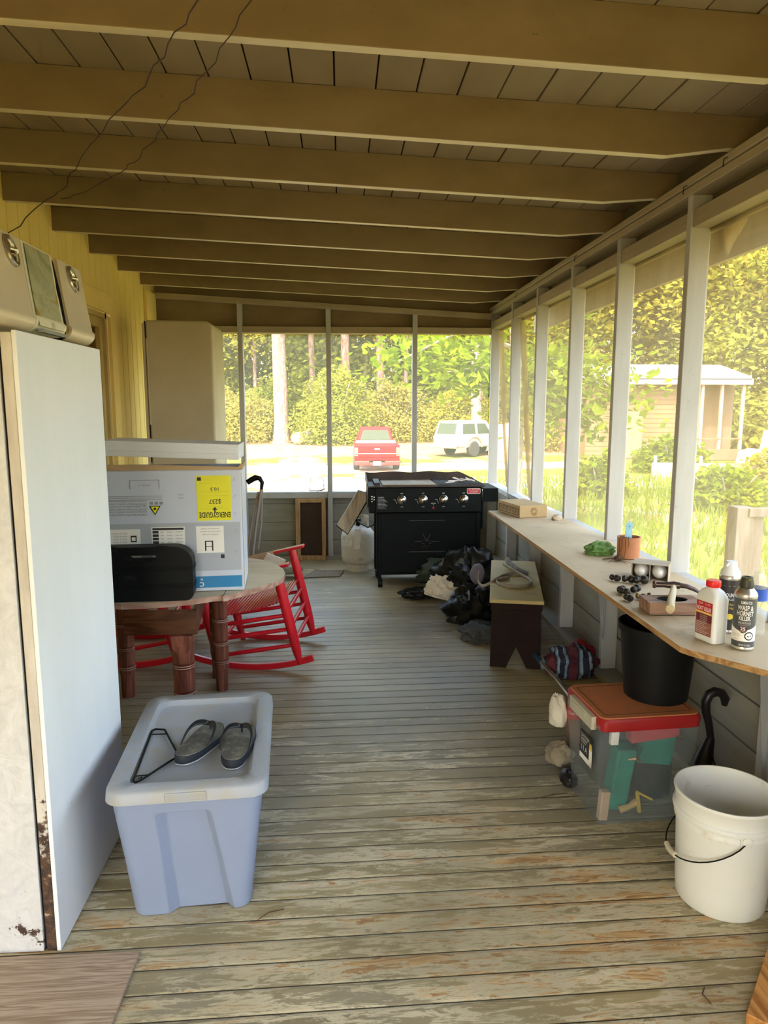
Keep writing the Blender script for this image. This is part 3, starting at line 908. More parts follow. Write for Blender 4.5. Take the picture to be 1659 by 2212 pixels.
# ---- yard odds and ends
mb = MB(); mb.blob((0, 0, 0.55), (0.75, 0.6, 1.1), 0.2, 1.6, 3)
o = mb.build('rusty_tarp', pm('rusty_tan_tarp', (0.62, 0.38, 0.24), 0.9), None, smooth=True); o.location = (7.4, 32.0, gz(7.4, 32)); tag(o, 'rusty tan tarp heap right of the old white utility car', 'tarp')
for i, (x, y, s) in enumerate(((-2.45, 41, 0.34), (-1.95, 41.5, 0.42))):
    a = MB(); M = Euler((rad(62), 0, rad(30 + 20 * i))).to_matrix()
    a.lathe([(s * 0.5, -0.12), (s, -0.12), (s * 1.05, 0), (s, 0.12), (s * 0.5, 0.12)], 20, (x, y, gz(x, y) + 0.35), M)
    tag(a.build('scrap_tyre', pm('grey_scrap', (0.38, 0.34, 0.34), 0.7), smooth=True), ['smaller grey tyre leaning at the foot of the big pine', 'larger grey tyre leaning right of the smaller one by the big pine'][i], 'tyre')
def lawn_chair(x, y, rz, label):
    t = thing('lawn_chair', label, 'chair', (x, y, gz(x, y)), rz)
    M_w = pm('white_enamel', (0.70, 0.70, 0.68), 0.4)
    mb = MB()
    for s in (-1, 1):
        mb.tube([(s * 0.28, -0.05, 0.62), (s * 0.28, 0.35, 0.62), (s * 0.28, 0.42, 0.50), (s * 0.27, 0.36, 0.05), (s * 0.25, 0.1, 0.02), (s * 0.25, -0.35, 0.02)], 0.022, 7)
    mb.tube([(-0.25, -0.35, 0.02), (0.25, -0.35, 0.02)], 0.02, 7)
    mb.build('frame', M_w, t, smooth=True)
    mb = MB(); mb.grid(6, 6, lambda u, v: (-0.25 + 0.5 * u, -0.12 + 0.5 * v, 0.40 + 0.03 * math.cos(u * 6.28) + 0.05 * v)); mb.build('seat', M_w, t, solid=0.02, smooth=True)
    mb = MB(); mb.grid(8, 8, lambda u, v: ((-0.26 + 0.52 * u) * (1 - 0.18 * v * v), -0.12 - 0.22 * v, 0.40 + 0.52 * v)); mb.build('backrest', M_w, t, solid=0.02, smooth=True)
    return t
lawn_chair(-1.75, 20.3, 150, 'white metal lawn chair on the grass outside the second end screen')
lawn_chair(-0.9, 21.5, 215, 'white metal lawn chair farther out, nearer the middle post')
mb = MB(); mb.box(-0.5, 0.5, -0.25, 0.25, 0.40, 0.45)
for sx in (-0.42, 0.42):
    for sy in (-0.2, 0.2): mb.box(sx - 0.03, sx + 0.03, sy - 0.03, sy + 0.03, 0, 0.4)
o = mb.build('lawn_table', pm('white_enamel', (0.70, 0.70, 0.68)), None, bevel=0.01); o.location = (0.9, 21.0, gz(0.9, 21)); tag(o, 'low white table on the grass in front of the red truck', 'table')

# ---- tan shed with a pale metal roof
sh = thing('tan_shed', 'tan clapboard shed with a pale metal roof beyond the side screens', 'shed', (13.3, 32.0, gz(13, 32)))
M_clap = pm('tan_clapboard', (0.15, 0.088, 0.04), 0.8, 0.08)
M_roof = pm('pale_metal_roof', (0.26, 0.22, 0.22), 0.6, 0.08)
mb = MB()
z = 0.0
while z < 3.5:
    mb.prism([(-2.2, z), (2.4, z), (2.4, z + 0.19), (-2.2, z + 0.19)], -0.03, 0.0, 'xz'); z += 0.21
mb.box(-2.2, 2.4, 0.0, 4.5, 0.0, 3.62)
mb.build('wall', M_clap, sh)
mb = MB(); mb.prism([(-0.6, 3.62), (2.2, 4.3), (5.0, 3.62), (5.0, 3.74), (2.2, 4.42), (-0.6, 3.74)], -2.5, 5.1, 'yz'); mb.build('roof', M_roof, sh)
mb = MB(); mb.prism([(-0.6, 3.40), (-0.5, 3.40), (-0.5, 3.66), (-0.6, 3.66)], -2.5, 5.2, 'yz'); mb.build('gutter', M_roof, sh)
mb = MB(); mb.box(2.4, 5.0, 0.6, 0.7, 0.0, 3.4)
mb.build('porch_wall', pm('brown_shed_porch', (0.14, 0.09, 0.05), 0.8), sh)
for x in (3.0, 3.9, 4.9):
    mb = MB(); mb.box(x - 0.06, x + 0.06, -0.4, -0.28, 0.0, 3.45); mb.build('porch_post', pm('pinkish_post', (0.40, 0.26, 0.20), 0.7), sh)
mb = MB(); mb.box(2.5, 4.9, -0.42, -0.36, 0.95, 1.0); mb.box(2.5, 4.9, -0.42, -0.36, 0.0, 0.5); mb.build('porch_rail', pm('brown_shed_porch', (0.14, 0.09, 0.05), 0.8), sh)
mb = MB(); mb.box(-0.35, 0.45, -0.06, -0.03, 0.1, 2.2); mb.build('door', pm('dark_shed_door', (0.16, 0.11, 0.07), 0.8), sh)

# ---- red and white junk beyond the shed porch
rj = random.Random(5)
jm = [pm('junk_red', (0.60, 0.08, 0.05), 0.6), pm('junk_white', (0.85, 0.82, 0.80), 0.5), pm('junk_blue', (0.35, 0.45, 0.62), 0.5), pm('junk_pink', (0.75, 0.36, 0.30), 0.6)]
jn = ['red', 'white', 'blue', 'pinkish']
JL = ['on the ground nearest the shed porch', 'low in the pile', 'standing tallest in the pile', 'at the middle of the pile', 'toward the right of the pile', 'lying along the front of the pile', 'at the back of the pile', 'at the right edge of the photo']
for i in range(8):
    x = 17.6 + i * 0.42 + rj.uniform(-0.1, 0.1); y = 29 + rj.uniform(-1.5, 1.5); h = [0.7, 0.5, 1.7, 0.9, 1.2, 0.4, 2.2, 1.0][i]; w = rj.uniform(0.35, 0.7)
    mb = MB()
    mb.prism([(-w, 0), (w, 0), (w * 0.9, h * 0.6), (w * 0.3, h), (-w * 0.7, h * 0.85)], -0.3, 0.3, 'xz')
    mb.box(-w * 0.6, w * 0.6, -0.34, -0.3, h * 0.2, h * 0.5)
    c = [1, 0, 3, 0, 1, 0, 3, 2][i]
    o = mb.build('scrap_piece', jm[c], None, bevel=0.03); o.location = (x, y, gz(x, y) - 0.02); o.rotation_euler = (0, 0, rj.uniform(-0.5, 0.5))
    tag(o, '%s scrap piece %s beside the tan shed' % (jn[c], JL[i]), 'scrap')
mb = MB(); mb.box(-2.4, 2.4, -0.02, 0.02, 0.0, 0.55)
for x in (-2.3, -0.8, 0.7, 2.2): mb.box(x - 0.05, x + 0.05, -0.08, 0.0, 0, 0.8)
o = mb.build('low_fence', pm('grey_fence_boards', (0.20, 0.18, 0.15), 0.85), None, bevel=0.005); o.location = (13.2, 23.8, gz(13, 24) - 0.02); o.rotation_euler = (0, 0, rad(-12)); tag(o, 'low grey board fence in the grass before the tan shed', 'fence')

# ---- porch step railing outside the nearest side bay
M_grey_w = wood('weathered_rail_wood', (0.22, 0.175, 0.14), (0.38, 0.32, 0.27), 'Z', 0.8, 5, 8)
rl = thing('step_railing', 'weathered grey wooden step railing outside the nearest side bay', 'railing', (1.94, 3.30, -0.9))
mb = MB(); mb.box(-0.055, 0.03, -0.045, 0.045, 0, 1.97); mb.build('post', M_grey_w, rl, bevel=0.004)
mb = MB(); mb.box(0.03, 0.09, -0.03, 0.06, 0, 1.93); mb.build('post', M_grey_w, rl, bevel=0.004)
mb = MB(); mb.box(0.0, 1.7, -0.055, -0.017, 1.925, 1.968); mb.build('handrail', M_grey_w, rl, bevel=0.004)
mb = MB(); mb.box(1.60, 1.69, -0.045, 0.045, 0, 1.92); mb.build('post', M_grey_w, rl, bevel=0.004)

# ================================================================ left side
# white cabinet at the near left
cb = thing('storage_cabinet', 'tall white painted plywood cabinet filling the near left edge, carrying enamel panels', 'cabinet', (0, 0, 0))
def osb_mat():
    m, nt, bs = nt_new('white_painted_strand_board')
    v = texco(nt, (1, 1, 1))
    vo = nt.nodes.new('ShaderNodeTexVoronoi'); vo.inputs['Scale'].default_value = 26
    mp = texco(nt, (1.0, 1.0, 0.45), rot=(0, rad(25), 0)); nt.links.new(mp, vo.inputs['Vector'])
    n = nz(nt, v, 14, 6, 0.7, 1.5)
    c = ramp(nt, n, [(0.3, (0.52, 0.53, 0.57)), (0.65, (0.66, 0.67, 0.71))])
    tc = nt.nodes.new('ShaderNodeTexCoord'); sx = nt.nodes.new('ShaderNodeSeparateXYZ'); nt.links.new(tc.outputs['Object'], sx.inputs[0])
    low = mth(nt, 'MULTIPLY', mth(nt, 'SUBTRACT', 0.28, sx.outputs[2]), 0.55)
    low = mth(nt, 'MINIMUM', mth(nt, 'MAXIMUM', low, -0.2), 0.12)
    chip = mth(nt, 'ADD', nz(nt, v, 10, 9, 0.78), low)
    k = ramp(nt, chip, [(0.672, (0, 0, 0)), (0.685, (1, 1, 1))])
    c = mix(nt, k, c, (0.05, 0.025, 0.018))
    nt.links.new(c, bs.inputs['Base Color']); bs.inputs['Roughness'].default_value = 0.5
    h = mth(nt, 'ADD', mth(nt, 'MULTIPLY', vo.outputs['Distance'], 1.2), n)
    bump(nt, bs, h, 0.6, 0.006)
    return m
def rot_mat():
    m, nt, bs = nt_new('rotting_edge_board')
    v = texco(nt, (6, 6, 1))
    tc = nt.nodes.new('ShaderNodeTexCoord'); sx = nt.nodes.new('ShaderNodeSeparateXYZ'); nt.links.new(tc.outputs['Object'], sx.inputs[0])
    z = sx.outputs[2]
    n = nz(nt, texco(nt), 22, 6, 0.7)
    k = mth(nt, 'ADD', n, mth(nt, 'MULTIPLY', mth(nt, 'SUBTRACT', 0.42, z), 1.3))
    kk = ramp(nt, k, [(0.5, (0, 0, 0)), (0.58, (1, 1, 1))])
    p = ramp(nt, nz(nt, v, 5, 4), [(0.3, (0.48, 0.44, 0.40)), (0.7, (0.66, 0.63, 0.60))])
    rot = ramp(nt, nz(nt, texco(nt), 40, 5, 0.7), [(0.4, (0.03, 0.02, 0.018)), (0.62, (0.10, 0.05, 0.03)), (0.7, (0.45, 0.33, 0.26))])
    c = mix(nt, kk, p, rot)
    nt.links.new(c, bs.inputs['Base Color']); bs.inputs['Roughness'].default_value = 0.8
    bump(nt, bs, n, 0.8, 0.006)
    return m
mb = MB(); mb.box(-1.76, -0.862, 1.893, 1.905, 0.002, 1.735); mb.build('front_panel', osb_mat(), cb, bevel=0.002)
mb = MB(); mb.box(-1.76, -0.825, 1.906, 2.50, 0.0, 1.70); mb.build('carcass', M_dark, cb)
mb = MB(); mb.box(-0.855, -0.8275, 1.895, 1.93, 0.002, 1.735); mb.build('edge_strip', rot_mat(), cb, bevel=0.002)
mb = MB(); mb.box(-0.8265, -0.8145, 1.893, 2.53, 0.002, 1.740); mb.build('side_panel', M_white, cb, bevel=0.002)
mb = MB(); mb.box(-1.76, -0.827, 1.93, 2.53, 1.70, 1.735); mb.build('top_board', M_white, cb, bevel=0.002)

# enamel panels leaning on the cabinet
M_enamel = pm('beige_enamel', (0.66, 0.58, 0.44), 0.35, 0.05, scale=4, spec=0.5)
M_cream = pm('cream_enamel', (0.78, 0.76, 0.62), 0.3, 0.05, spec=0.5)
def dirty_glass():
    m, nt, bs = nt_new('stained_green_glass')
    n = nz(nt, texco(nt, (1, 1, 1.0)), 8, 5, 0.6, 1.2)
    c = ramp(nt, n, [(0.35, (0.30, 0.33, 0.22)), (0.52, (0.46, 0.47, 0.32)), (0.66, (0.36, 0.26, 0.08))])
    nt.links.new(c, bs.inputs['Base Color']); bs.inputs['Roughness'].default_value = 0.25
    return m
def panel_prof(th=0.0):
    # (x, z) from the top down the face, round the bottom edge and back underneath
    pr = [(-0.905, 2.018), (-0.872, 1.90), (-0.842, 1.80)]
    for k in range(7):
        a = rad(-15 + k * 15)
        pr.append((-0.858 + 0.034 * math.cos(rad(10) - a * 1.0) if False else -0.862 + 0.030 * math.cos(a * 1.1), 1.783 - 0.030 * math.sin(a * 1.1)))
    pr.append((-0.93, 1.751))
    return pr
def enamel_panel(y0, y1, kind, label, skew=0.12):
    t = thing('enamel_panel', label, 'panel', (0, 0, 0))
    pr = panel_prof()
    ztop = 2.018
    def P(p, y, o=0.0):
        k = (p[1] - 1.75) / (ztop - 1.75)
        return (p[0] - o, y + skew * k, p[1] - o * 0.1)
    mb = MB()
    vs = []; fs = []
    n = len(pr)
    for y in (y0, y1):
        for o in (0.0, 0.012):
            vs += [P(p, y, o if i < 3 else 0.0) if i < 3 else (p[0] - o * 0.9 * max(0, 1 - (i - 3) / 6), (y + skew * (p[1] - 1.75) / (ztop - 1.75)), p[1] + o * min(1, (i - 3) / 6)) for i, p in enumerate(pr)]
    A, B, C, D = 0, n, 2 * n, 3 * n
    for i in range(n - 1):
        fs += [(A + i, C + i, C + i + 1, A + i + 1), (B + i + 1, D + i + 1, D + i, B + i), (A + i + 1, B + i + 1, B + i, A + i), (C + i, D + i, D + i + 1, C + i + 1)]
    fs += [(A, B, D, C), (A + n - 1, C + n - 1, D + n - 1, B + n - 1)]
    mb.add(vs, fs)
    mb.build('shell', M_enamel if kind != 'glass' else M_cream, t, smooth=True)
    if kind == 'glass':
        g = MB()
        def Q(u, v):
            z = 1.80 + (2.012 - 1.80) * v; x = -0.842 + (-0.905 + 0.842) * (z - 1.80) / 0.218 + 0.003
            return (x, y0 + 0.015 + (y1 - y0 - 0.04) * u + skew * (z - 1.75) / 0.268, z)
        g.grid(4, 6, Q); g.build('stained_glass', dirty_glass(), t, solid=0.002)
        g = MB(); g.grid(4, 2, lambda u, v: tuple(a + b for a, b in zip(Q(u, -0.14 + 0.10 * v), (0.004, 0, 0)))); gp = g.build('label_plate', M_cream, t, solid=0.002)
        rows = []
        for r in range(4):
            rows.append(('o ooo o', 0.010, (lambda r: lambda a, b: tuple(p + q for p, q in zip(Q(0.5 + a / (y1 - y0), -0.06 - 0.022 * r + b / 0.21), (0.0065, 0, 0))))(r), {}))
        multi_letters(rows, M_inkgrey, gp, 'emblem')
        g = MB(); g.bar(Q(0.02, -0.20), Q(1.0, -0.20), 0.012, 0.010); g.build('trim_bar', M_steelgrey, t)
    else:
        yc = 1.975 if kind == 'a' else (y0 + y1) / 2 + 0.0
        zc = 1.965; xc = -0.842 - 0.063 * (zc - 1.80) / 0.218
        h = thing('x', None, None); bpy.data.objects.remove(h)
        g = MB()
        ax = Vector((-0.27, 0.12 * 0.9, 0.96)).normalized(); ay = Vector((0, 1, 0)); nn = Vector((0.96, 0, 0.27))
        ring = [Vector((xc, yc + skew * 0.8, zc)) + ay * 0.027 * math.cos(k * math.pi / 10) + ax * 0.040 * math.sin(k * math.pi / 10) + nn * 0.004 for k in range(21)]
        g.tube(ring, 0.0065, 8, cap=False)
        hr = g.build('handle_ring', M_chrome, t, smooth=True)
        g = MB()
        cc = Vector((xc, yc + skew * 0.8, zc)) + nn * 0.0035
        vs = [cc] + [cc + ay * 0.025 * math.cos(k * math.pi / 10) + ax * 0.038 * math.sin(k * math.pi / 10) for k in range(20)]
        g.add(vs, [(0, 1 + k, 1 + (k + 1) % 20) for k in range(20)])
        g.build('handle_cup', pm('polished_cup', (0.55, 0.50, 0.33), 0.15, 0.1, metal=1.0), hr, solid=0.002)
        g = MB(); g.tube([cc - ay * 0.024 + nn * 0.006, cc + nn * 0.014, cc + ay * 0.024 + nn * 0.006], 0.004, 8); g.build('handle_bar', M_chrome, hr, smooth=True)
    return t
enamel_panel(1.50, 2.052, 'a', 'large beige enamel panel with chrome handle on the white cabinet, cut by left edge')
enamel_panel(2.056, 2.272, 'glass', 'cream framed panel with stained greenish glass, between the two beige panels')
enamel_panel(2.318, 2.527, 'b', 'small beige enamel panel with oval chrome handle, farthest on the white cabinet')
gk = MB(); gk.tube([(-0.912, 2.40, 2.00), (-0.875, 2.345, 1.90), (-0.85, 2.31, 1.80), (-0.845, 2.293, 1.762), (-0.88, 2.29, 1.746)], 0.010, 8)
tag(gk.build('rubber_gasket', M_bplastic, smooth=True), 'black rubber gasket strip beside the small beige enamel panel', 'gasket')

# hanging wires under the rafters
M_wire = pm('dark_wire', (0.035, 0.02, 0.03), 0.6)
def wire(pts, r, label):
    P = []
    for i in range(len(pts) - 1):
        a, b = Vector(pts[i]), Vector(pts[i + 1])
        for k in range(4):
            q = a.lerp(b, k / 4)
            P.append(q + Vector((0.006 * math.sin(9 * (i + k / 4) + r * 4000), 0, 0.004 * math.cos(7 * (i + k / 4)))))
    P.append(Vector(pts[-1]))
    mb = MB(); mb.tube(P, r, 6)
    return tag(mb.build('hanging_wire', M_wire, smooth=True), label, 'wire')
wire([(-0.19, 1.45, 2.37), (-0.277, 1.594, 2.36), (-0.38, 1.777, 2.36), (-0.495, 1.996, 2.36), (-0.644, 2.213, 2.36), (-0.912, 2.67, 2.36), (-1.075, 2.932, 2.36), (-0.945, 2.473, 2.2)][:6] + [(-0.93, 2.60, 2.27), (-0.945, 2.473, 2.2), (-0.985, 2.297, 2.06), (-0.99, 2.25, 2.02)], 0.0017,
     'dark wire hanging under the rafters and running down to the enamel panels')
wire([(-0.10, 1.45, 2.37), (-0.175, 1.588, 2.36), (-0.263, 1.791, 2.36), (-0.38, 2.03, 2.36), (-0.469, 2.186, 2.36), (-0.56, 2.368, 2.36), (-0.684, 2.586, 2.36), (-0.783, 2.712, 2.355), (-0.978, 2.903, 2.34), (-1.064, 2.95, 2.335)], 0.0014,
     'thinner dark wire under the rafters, right of the other, ending loose in the air')

# small nails along the top beam
M_nail = pm('rusty_nail', (0.05, 0.035, 0.03), 0.7)
for y, z, lb in ((2.80, 2.47, 'nearest'), (3.12, 2.46, 'second'), (4.55, 2.46, 'third'), (6.05, 2.46, 'farthest')):
    mb = MB(); mb.tube([(XR - 0.006, y, z + 0.02), (XR - 0.028, y, z + 0.012), (XR - 0.03, y, z - 0.018)], 0.0025, 6)
    tag(mb.build('bent_nail', M_nail), 'dark bent nail hanging from the long top beam, %s of the four from the camera' % lb, 'nail')

# tall cream cabinet by the far left corner
M_tc = board_paint('tall_cabinet_paint', (0.56, 0.50, 0.36), (0.64, 0.58, 0.44), streak=(1, 1, 1), amt=0.12)
tc_ = thing('tall_cabinet', 'tall flat cream cabinet with a rounded top corner by the far left corner', 'cabinet', (-1.29, 5.9, 0))
mb = MB()
pr = [(-0.25, 0.02), (0.275, 0.02), (0.275, 2.10)] + [(0.215 + 0.06 * math.cos(rad(a)), 2.16 + 0.06 * math.sin(rad(a))) for a in (0, 22, 45, 68, 90)] + [(-0.25, 2.225)]
mb.prism(pr, 0, 0.55, 'xz'); mb.build('body', M_tc, tc_, bevel=0.02, seg=3)
mb = MB(); mb.box(-0.245, -0.232, -0.014, 0.0, 1.40, 2.08); mb.box(-0.275, -0.252, -0.005, 0.3, 0.2, 2.20); mb.build('hinge_side', M_tc, tc_, bevel=0.004)
mb = MB(); mb.box(-0.256, -0.246, -0.004, 0.0, 2.08, 2.215); mb.box(-0.250, -0.240, -0.004, 0.0, 1.1, 1.40); mb.build('hinge_slot', M_dark, tc_)

# ---------------------------------------------------------------- table
M_tleg = wood('reddish_turned_wood', (0.085, 0.022, 0.014), (0.25, 0.085, 0.055), 'Z', 0.42, 6, 10)
M_ttop = wood('pale_worn_table_top', (0.44, 0.35, 0.22), (0.60, 0.50, 0.34), 'X', 0.5, 2, 4)
M_tedge = wood('pink_worn_edge', (0.28, 0.14, 0.10), (0.48, 0.31, 0.25), 'X', 0.6, 5, 6)
M_apron = wood('brown_apron_wood', (0.045, 0.014, 0.005), (0.115, 0.042, 0.018), 'X', 0.4, 12, 7)
tb = thing('round_table', 'small round reddish brown table on thick turned legs under the appliance carton', 'table', (0, 0, 0))
def leaf(poly, z0, z1, name):
    mb = MB()
    n = len(poly)
    mb.mat(0); mb.add([(p[0], p[1], z1) for p in poly], [tuple(range(n))])
    mb.mat(1); mb.add([(p[0], p[1], z0) for p in poly] + [(p[0], p[1], z1) for p in poly], [tuple(range(n))[::-1]] + [(i, (i + 1) % n, n + (i + 1) % n, n + i) for i in range(n)])
    return mb.build(name, [M_ttop, M_tedge], tb)
def smooth_poly(pts, k=4):
    out = []
    n = len(pts)
    for i in range(n):
        p0, p1, p2, p3 = [Vector(pts[(i + j) % n]) for j in (-1, 0, 1, 2)]
        for t in range(k):
            u = t / k
            out.append(0.5 * ((2 * p1) + (-p0 + p2) * u + (2 * p0 - 5 * p1 + 4 * p2 - p3) * u * u + (-p0 + 3 * p1 - 3 * p2 + p3) * u ** 3))
    return out
arc1 = [(-1.42, 3.38), (-1.22, 3.22), (-1.08, 3.155), (-0.98, 3.13), (-0.88, 3.135), (-0.78, 3.155), (-0.66, 3.20), (-0.552, 3.262)]
leaf(arc1 + [(-0.56, 3.74), (-1.42, 3.74)], 0.656, 0.682, 'table_leaf')
arc2 = [(-0.548, 3.235), (-0.44, 3.35), (-0.35, 3.47), (-0.318, 3.53), (-0.300, 3.60), (-0.298, 3.68), (-0.315, 3.78), (-0.365, 3.90), (-0.45, 4.02), (-0.56, 4.09), (-0.66, 4.06), (-0.86, 4.02), (-1.05, 4.00), (-1.3, 3.95), (-1.42, 3.75), (-0.555, 3.75)]
leaf(arc2, 0.656, 0.682, 'table_leaf')
mb = MB(); mb.box(-0.965, -0.645, 3.10, 3.125, 0.545, 0.655); mb.build('apron', M_apron, tb, bevel=0.003)
mb = MB()
for x, y2, xx in ((-0.645, 3.76, -0.70), (-0.965, 3.70, -1.15)):
    s = 1 if x > -0.8 else -1
    mb.add([(x, 3.11, 0.545), (x, 3.11, 0.655), (xx, y2, 0.655), (xx, y2, 0.62), (x - 0.02 * s, 3.11, 0.545), (x - 0.02 * s, 3.11, 0.655), (xx - 0.02 * s, y2, 0.655), (xx - 0.02 * s, y2, 0.62)],
           [(0, 3, 2, 1), (4, 5, 6, 7), (0, 1, 5, 4), (1, 2, 6, 5), (2, 3, 7, 6), (3, 0, 4, 7)])
mb.build('side_rail', M_apron, tb)
def turned_leg(x, y, r, top, nm='leg'):
    pr = [(r * 0.78, 0.0), (r * 0.80, 0.02), (r * 0.84, 0.12), (r * 0.98, 0.14)]
    for zc in (0.165, 0.27, 0.40, 0.52):
        if zc < top - 0.04:
            pr += [(r, zc - 0.016), (r * 0.86, zc - 0.011), (r * 1.04, zc - 0.007), (r * 1.04, zc - 0.003), (r * 0.88, zc), (r * 1.04, zc + 0.003), (r * 1.04, zc + 0.007), (r * 0.86, zc + 0.011), (r, zc + 0.016)]
    pr.append((r, top))
    mb = MB(); mb.lathe(pr, 28, (x, y, 0))
    for fi in range(len(mb.f)):
        zs = [mb.v[q][2] for q in mb.f[fi]]; rs = [math.hypot(mb.v[q][0] - x, mb.v[q][1] - y) for q in mb.f[fi]]
        if len(zs) == 4 and min(rs) > r * 1.02: mb.mi[fi] = 1
    return mb.build(nm, [M_tleg, M_tedge], tb, smooth=True, angle=18)
turned_leg(-0.713, 3.12, 0.048, 0.50); 
mb = MB(); mb.prism([(-0.756, 0.49), (-0.735, 0.465), (-0.69, 0.465), (-0.670, 0.49), (-0.666, 0.545), (-0.760, 0.545)], 3.075, 3.165, 'xz'); mb.build('leg_block', M_tleg, tb, bevel=0.004)
turned_leg(-1.155, 3.74, 0.043, 0.655); turned_leg(-0.665, 3.80, 0.041, 0.655); turned_leg(-0.72, 3.99, 0.038, 0.655)

# ---------------------------------------------------------------- carton on the table
BX0, BX1, BYF = -1.20, -0.463, 3.335
cx_ = thing('appliance_carton', 'large grey white appliance carton with a yellow energy label, upside down on the table', 'box', (BX1, BYF, 0.684), 4.5)
bw, bd, bh = 0.73, 0.36, 0.575
M_cart = pm('grey_white_carton', (0.57, 0.63, 0.78), 0.55, 0.04, scale=5)
M_cart2 = pm('grey_carton_band', (0.42, 0.46, 0.55), 0.55, 0.04, scale=5)
M_kraft = wood('kraft_board', (0.36, 0.24, 0.13), (0.50, 0.36, 0.21), 'X', 0.8, 2, 20, 0.1)
mb = MB(); mb.box(-bw, 0, 0, bd, 0, bh); mb.build('carton_body', M_cart, cx_, bevel=0.006)
mb = MB(); mb.prism([(-bw, bh), (-bw, bh + 0.030), (-0.35, bh + 0.024), (-0.012, bh + 0.012), (0.004, bh + 0.034), (0.002, bh)], -0.002, 0.004, 'xz'); mb.box(0.0, 0.004, 0.0, 0.3, bh - 0.002, bh + 0.02)
mb.build('flap', M_kraft, cx_)
def F(cx0, cz, off=0.0022, flip=True):
    s = -1 if flip else 1
    return lambda a, b: (cx0 + s * a, -off, cz + s * b)
def patch(x0, x1, z0, z1, m, name='printed_patch', off=0.0012, parent=None):
    mb = MB(); mb.box(x0, x1, -off, 0.0, z0, z1); return mb.build(name, m, parent or cx_)
patch(-bw + 0.001, -0.012, 0.100, 0.330, M_cart2, 'grey_band')
M_yel = pm('yellow_label', (0.80, 0.76, 0.02), 0.5, 0.03)
M_blue = pm('blue_print', (0.02, 0.22, 0.50), 0.5, 0.06)
yl = patch(-0.205, -0.049, 0.338, 0.548, M_yel, 'energy_label', 0.0016)
patch(-0.60, -0.010, 0.018, 0.073, M_blue, 'blue_band', 0.0016)
K = []
K.append(('ENERGYGUIDE', 0.036, F(-0.125, 0.366), dict(width=0.142, bold=0.02)))
K.append(('$237', 0.030, F(-0.122, 0.428), dict(width=0.055, bold=0.01)))
K.append(('10.3', 0.022, F(-0.122, 0.486), dict(width=0.036, bold=0.01)))
for z, w in ((0.536, 0.10), (0.529, 0.12), (0.522, 0.11), (0.510, 0.13), (0.466, 0.06), (0.452, 0.14), (0.400, 0.08), (0.392, 0.13), (0.472, 0.14)):
    K.append(('_' * 20, 0.006, F(-0.125, z), dict(width=w)))
multi_letters(K, M_ink, yl, 'label_lettering')
mb = MB(); mb.add([(-0.137, -0.0022, 0.388), (-0.113, -0.0022, 0.388), (-0.125, -0.0022, 0.402), (-0.128, -0.0022, 0.372), (-0.122, -0.0022, 0.372), (-0.122, -0.0022, 0.390), (-0.128, -0.0022, 0.390)], [(0, 1, 2), (3, 4, 5, 6)])
mb.build('arrow_mark', M_ink, yl)
mb = MB(); mb.box(-0.201, -0.183, -0.0022, -0.0018, 0.525, 0.541)
mb.build('agency_mark', M_ink, yl)
# warning text
rows = []
for i, s in enumerate(('WARNING: Risk of fire or explosion. Follow', 'handling instructions carefully. In case', 'PRECAUCION: Riesgo de incendio. Seguir', 'Siga cuidadosamente las instrucciones', 'ATTENTION: Risque d incendie ou chaleur', 'Suivez les consignes d utilisation avec soin')):
    rows.append((s, 0.0135, F(-0.43, 0.372 + i * 0.0125), dict(width=0.165, align='RIGHT' if False else 'LEFT')))
multi_letters(rows, M_inkgrey, cx_, 'warning_lettering')
mb = MB(); mb.add([(-0.420, -0.0026, 0.412), (-0.368, -0.0026, 0.412), (-0.394, -0.0026, 0.368)], [(0, 1, 2)]); wt = mb.build('warning_triangle', M_ink, cx_)
mb = MB(); mb.add([(-0.413, -0.0030, 0.409), (-0.375, -0.0030, 0.409), (-0.394, -0.0030, 0.376)], [(0, 1, 2)]); mb.build('triangle_fill', M_yel, wt)
mb = MB(); mb.lathe([(0.006, 0), (0.006, 0.0006)], 12, (-0.394, -0.0032, 0.398), Matrix.Rotation(rad(90), 3, 'X')); mb.build('flame_mark', M_ink, wt)
mb = MB()
for z in (0.456, 0.448, 0.440): mb.box(-0.60, -0.36, -0.0016, 0, z, z + 0.0022)
for (x0, x1, z0, z1) in ((-0.50, -0.498, 0.49, 0.532), (-0.372, -0.370, 0.49, 0.532), (-0.50, -0.37, 0.530, 0.532)): mb.box(x0, x1, -0.0016, 0, z0, z1)
for i in range(3): mb.box(-0.372 - 0.022 * i, -0.358 - 0.022 * i, -0.0016, 0, 0.418, 0.430)
mb.build('rule_lines', M_inkgrey, cx_)
multi_letters([('MODEL A', 0.012, F(-0.435, 0.508), {}), ('MADE', 0.010, F(-0.275, 0.462), {}), ('LABEL', 0.010, F(-0.275, 0.446), {})], M_inkgrey, cx_, 'small_lettering')
mb = MB()
for a0 in (0, 120, 240): mb.tube([(-0.606 + 0.008 * math.cos(rad(a0 + k * 20)), -0.0015, 0.508 + 0.008 * math.sin(rad(a0 + k * 20))) for k in range(5)], 0.0014, 4)
mb.build('recycling_mark', M_ink, cx_)
w1 = patch(-0.214, -0.088, 0.185, 0.312, M_wprint, 'white_panel', 0.0018)
mb = MB(); mb.box(-0.176, -0.170, -0.0026, -0.0018, 0.195, 0.243); mb.box(-0.144, -0.138, -0.0026, -0.0018, 0.195, 0.243); mb.box(-0.176, -0.138, -0.0026, -0.0018, 0.238, 0.243); mb.box(-0.172, -0.142, -0.0026, -0.0018, 0.214, 0.2165)
mb.build('stand_drawing', M_ink, w1)
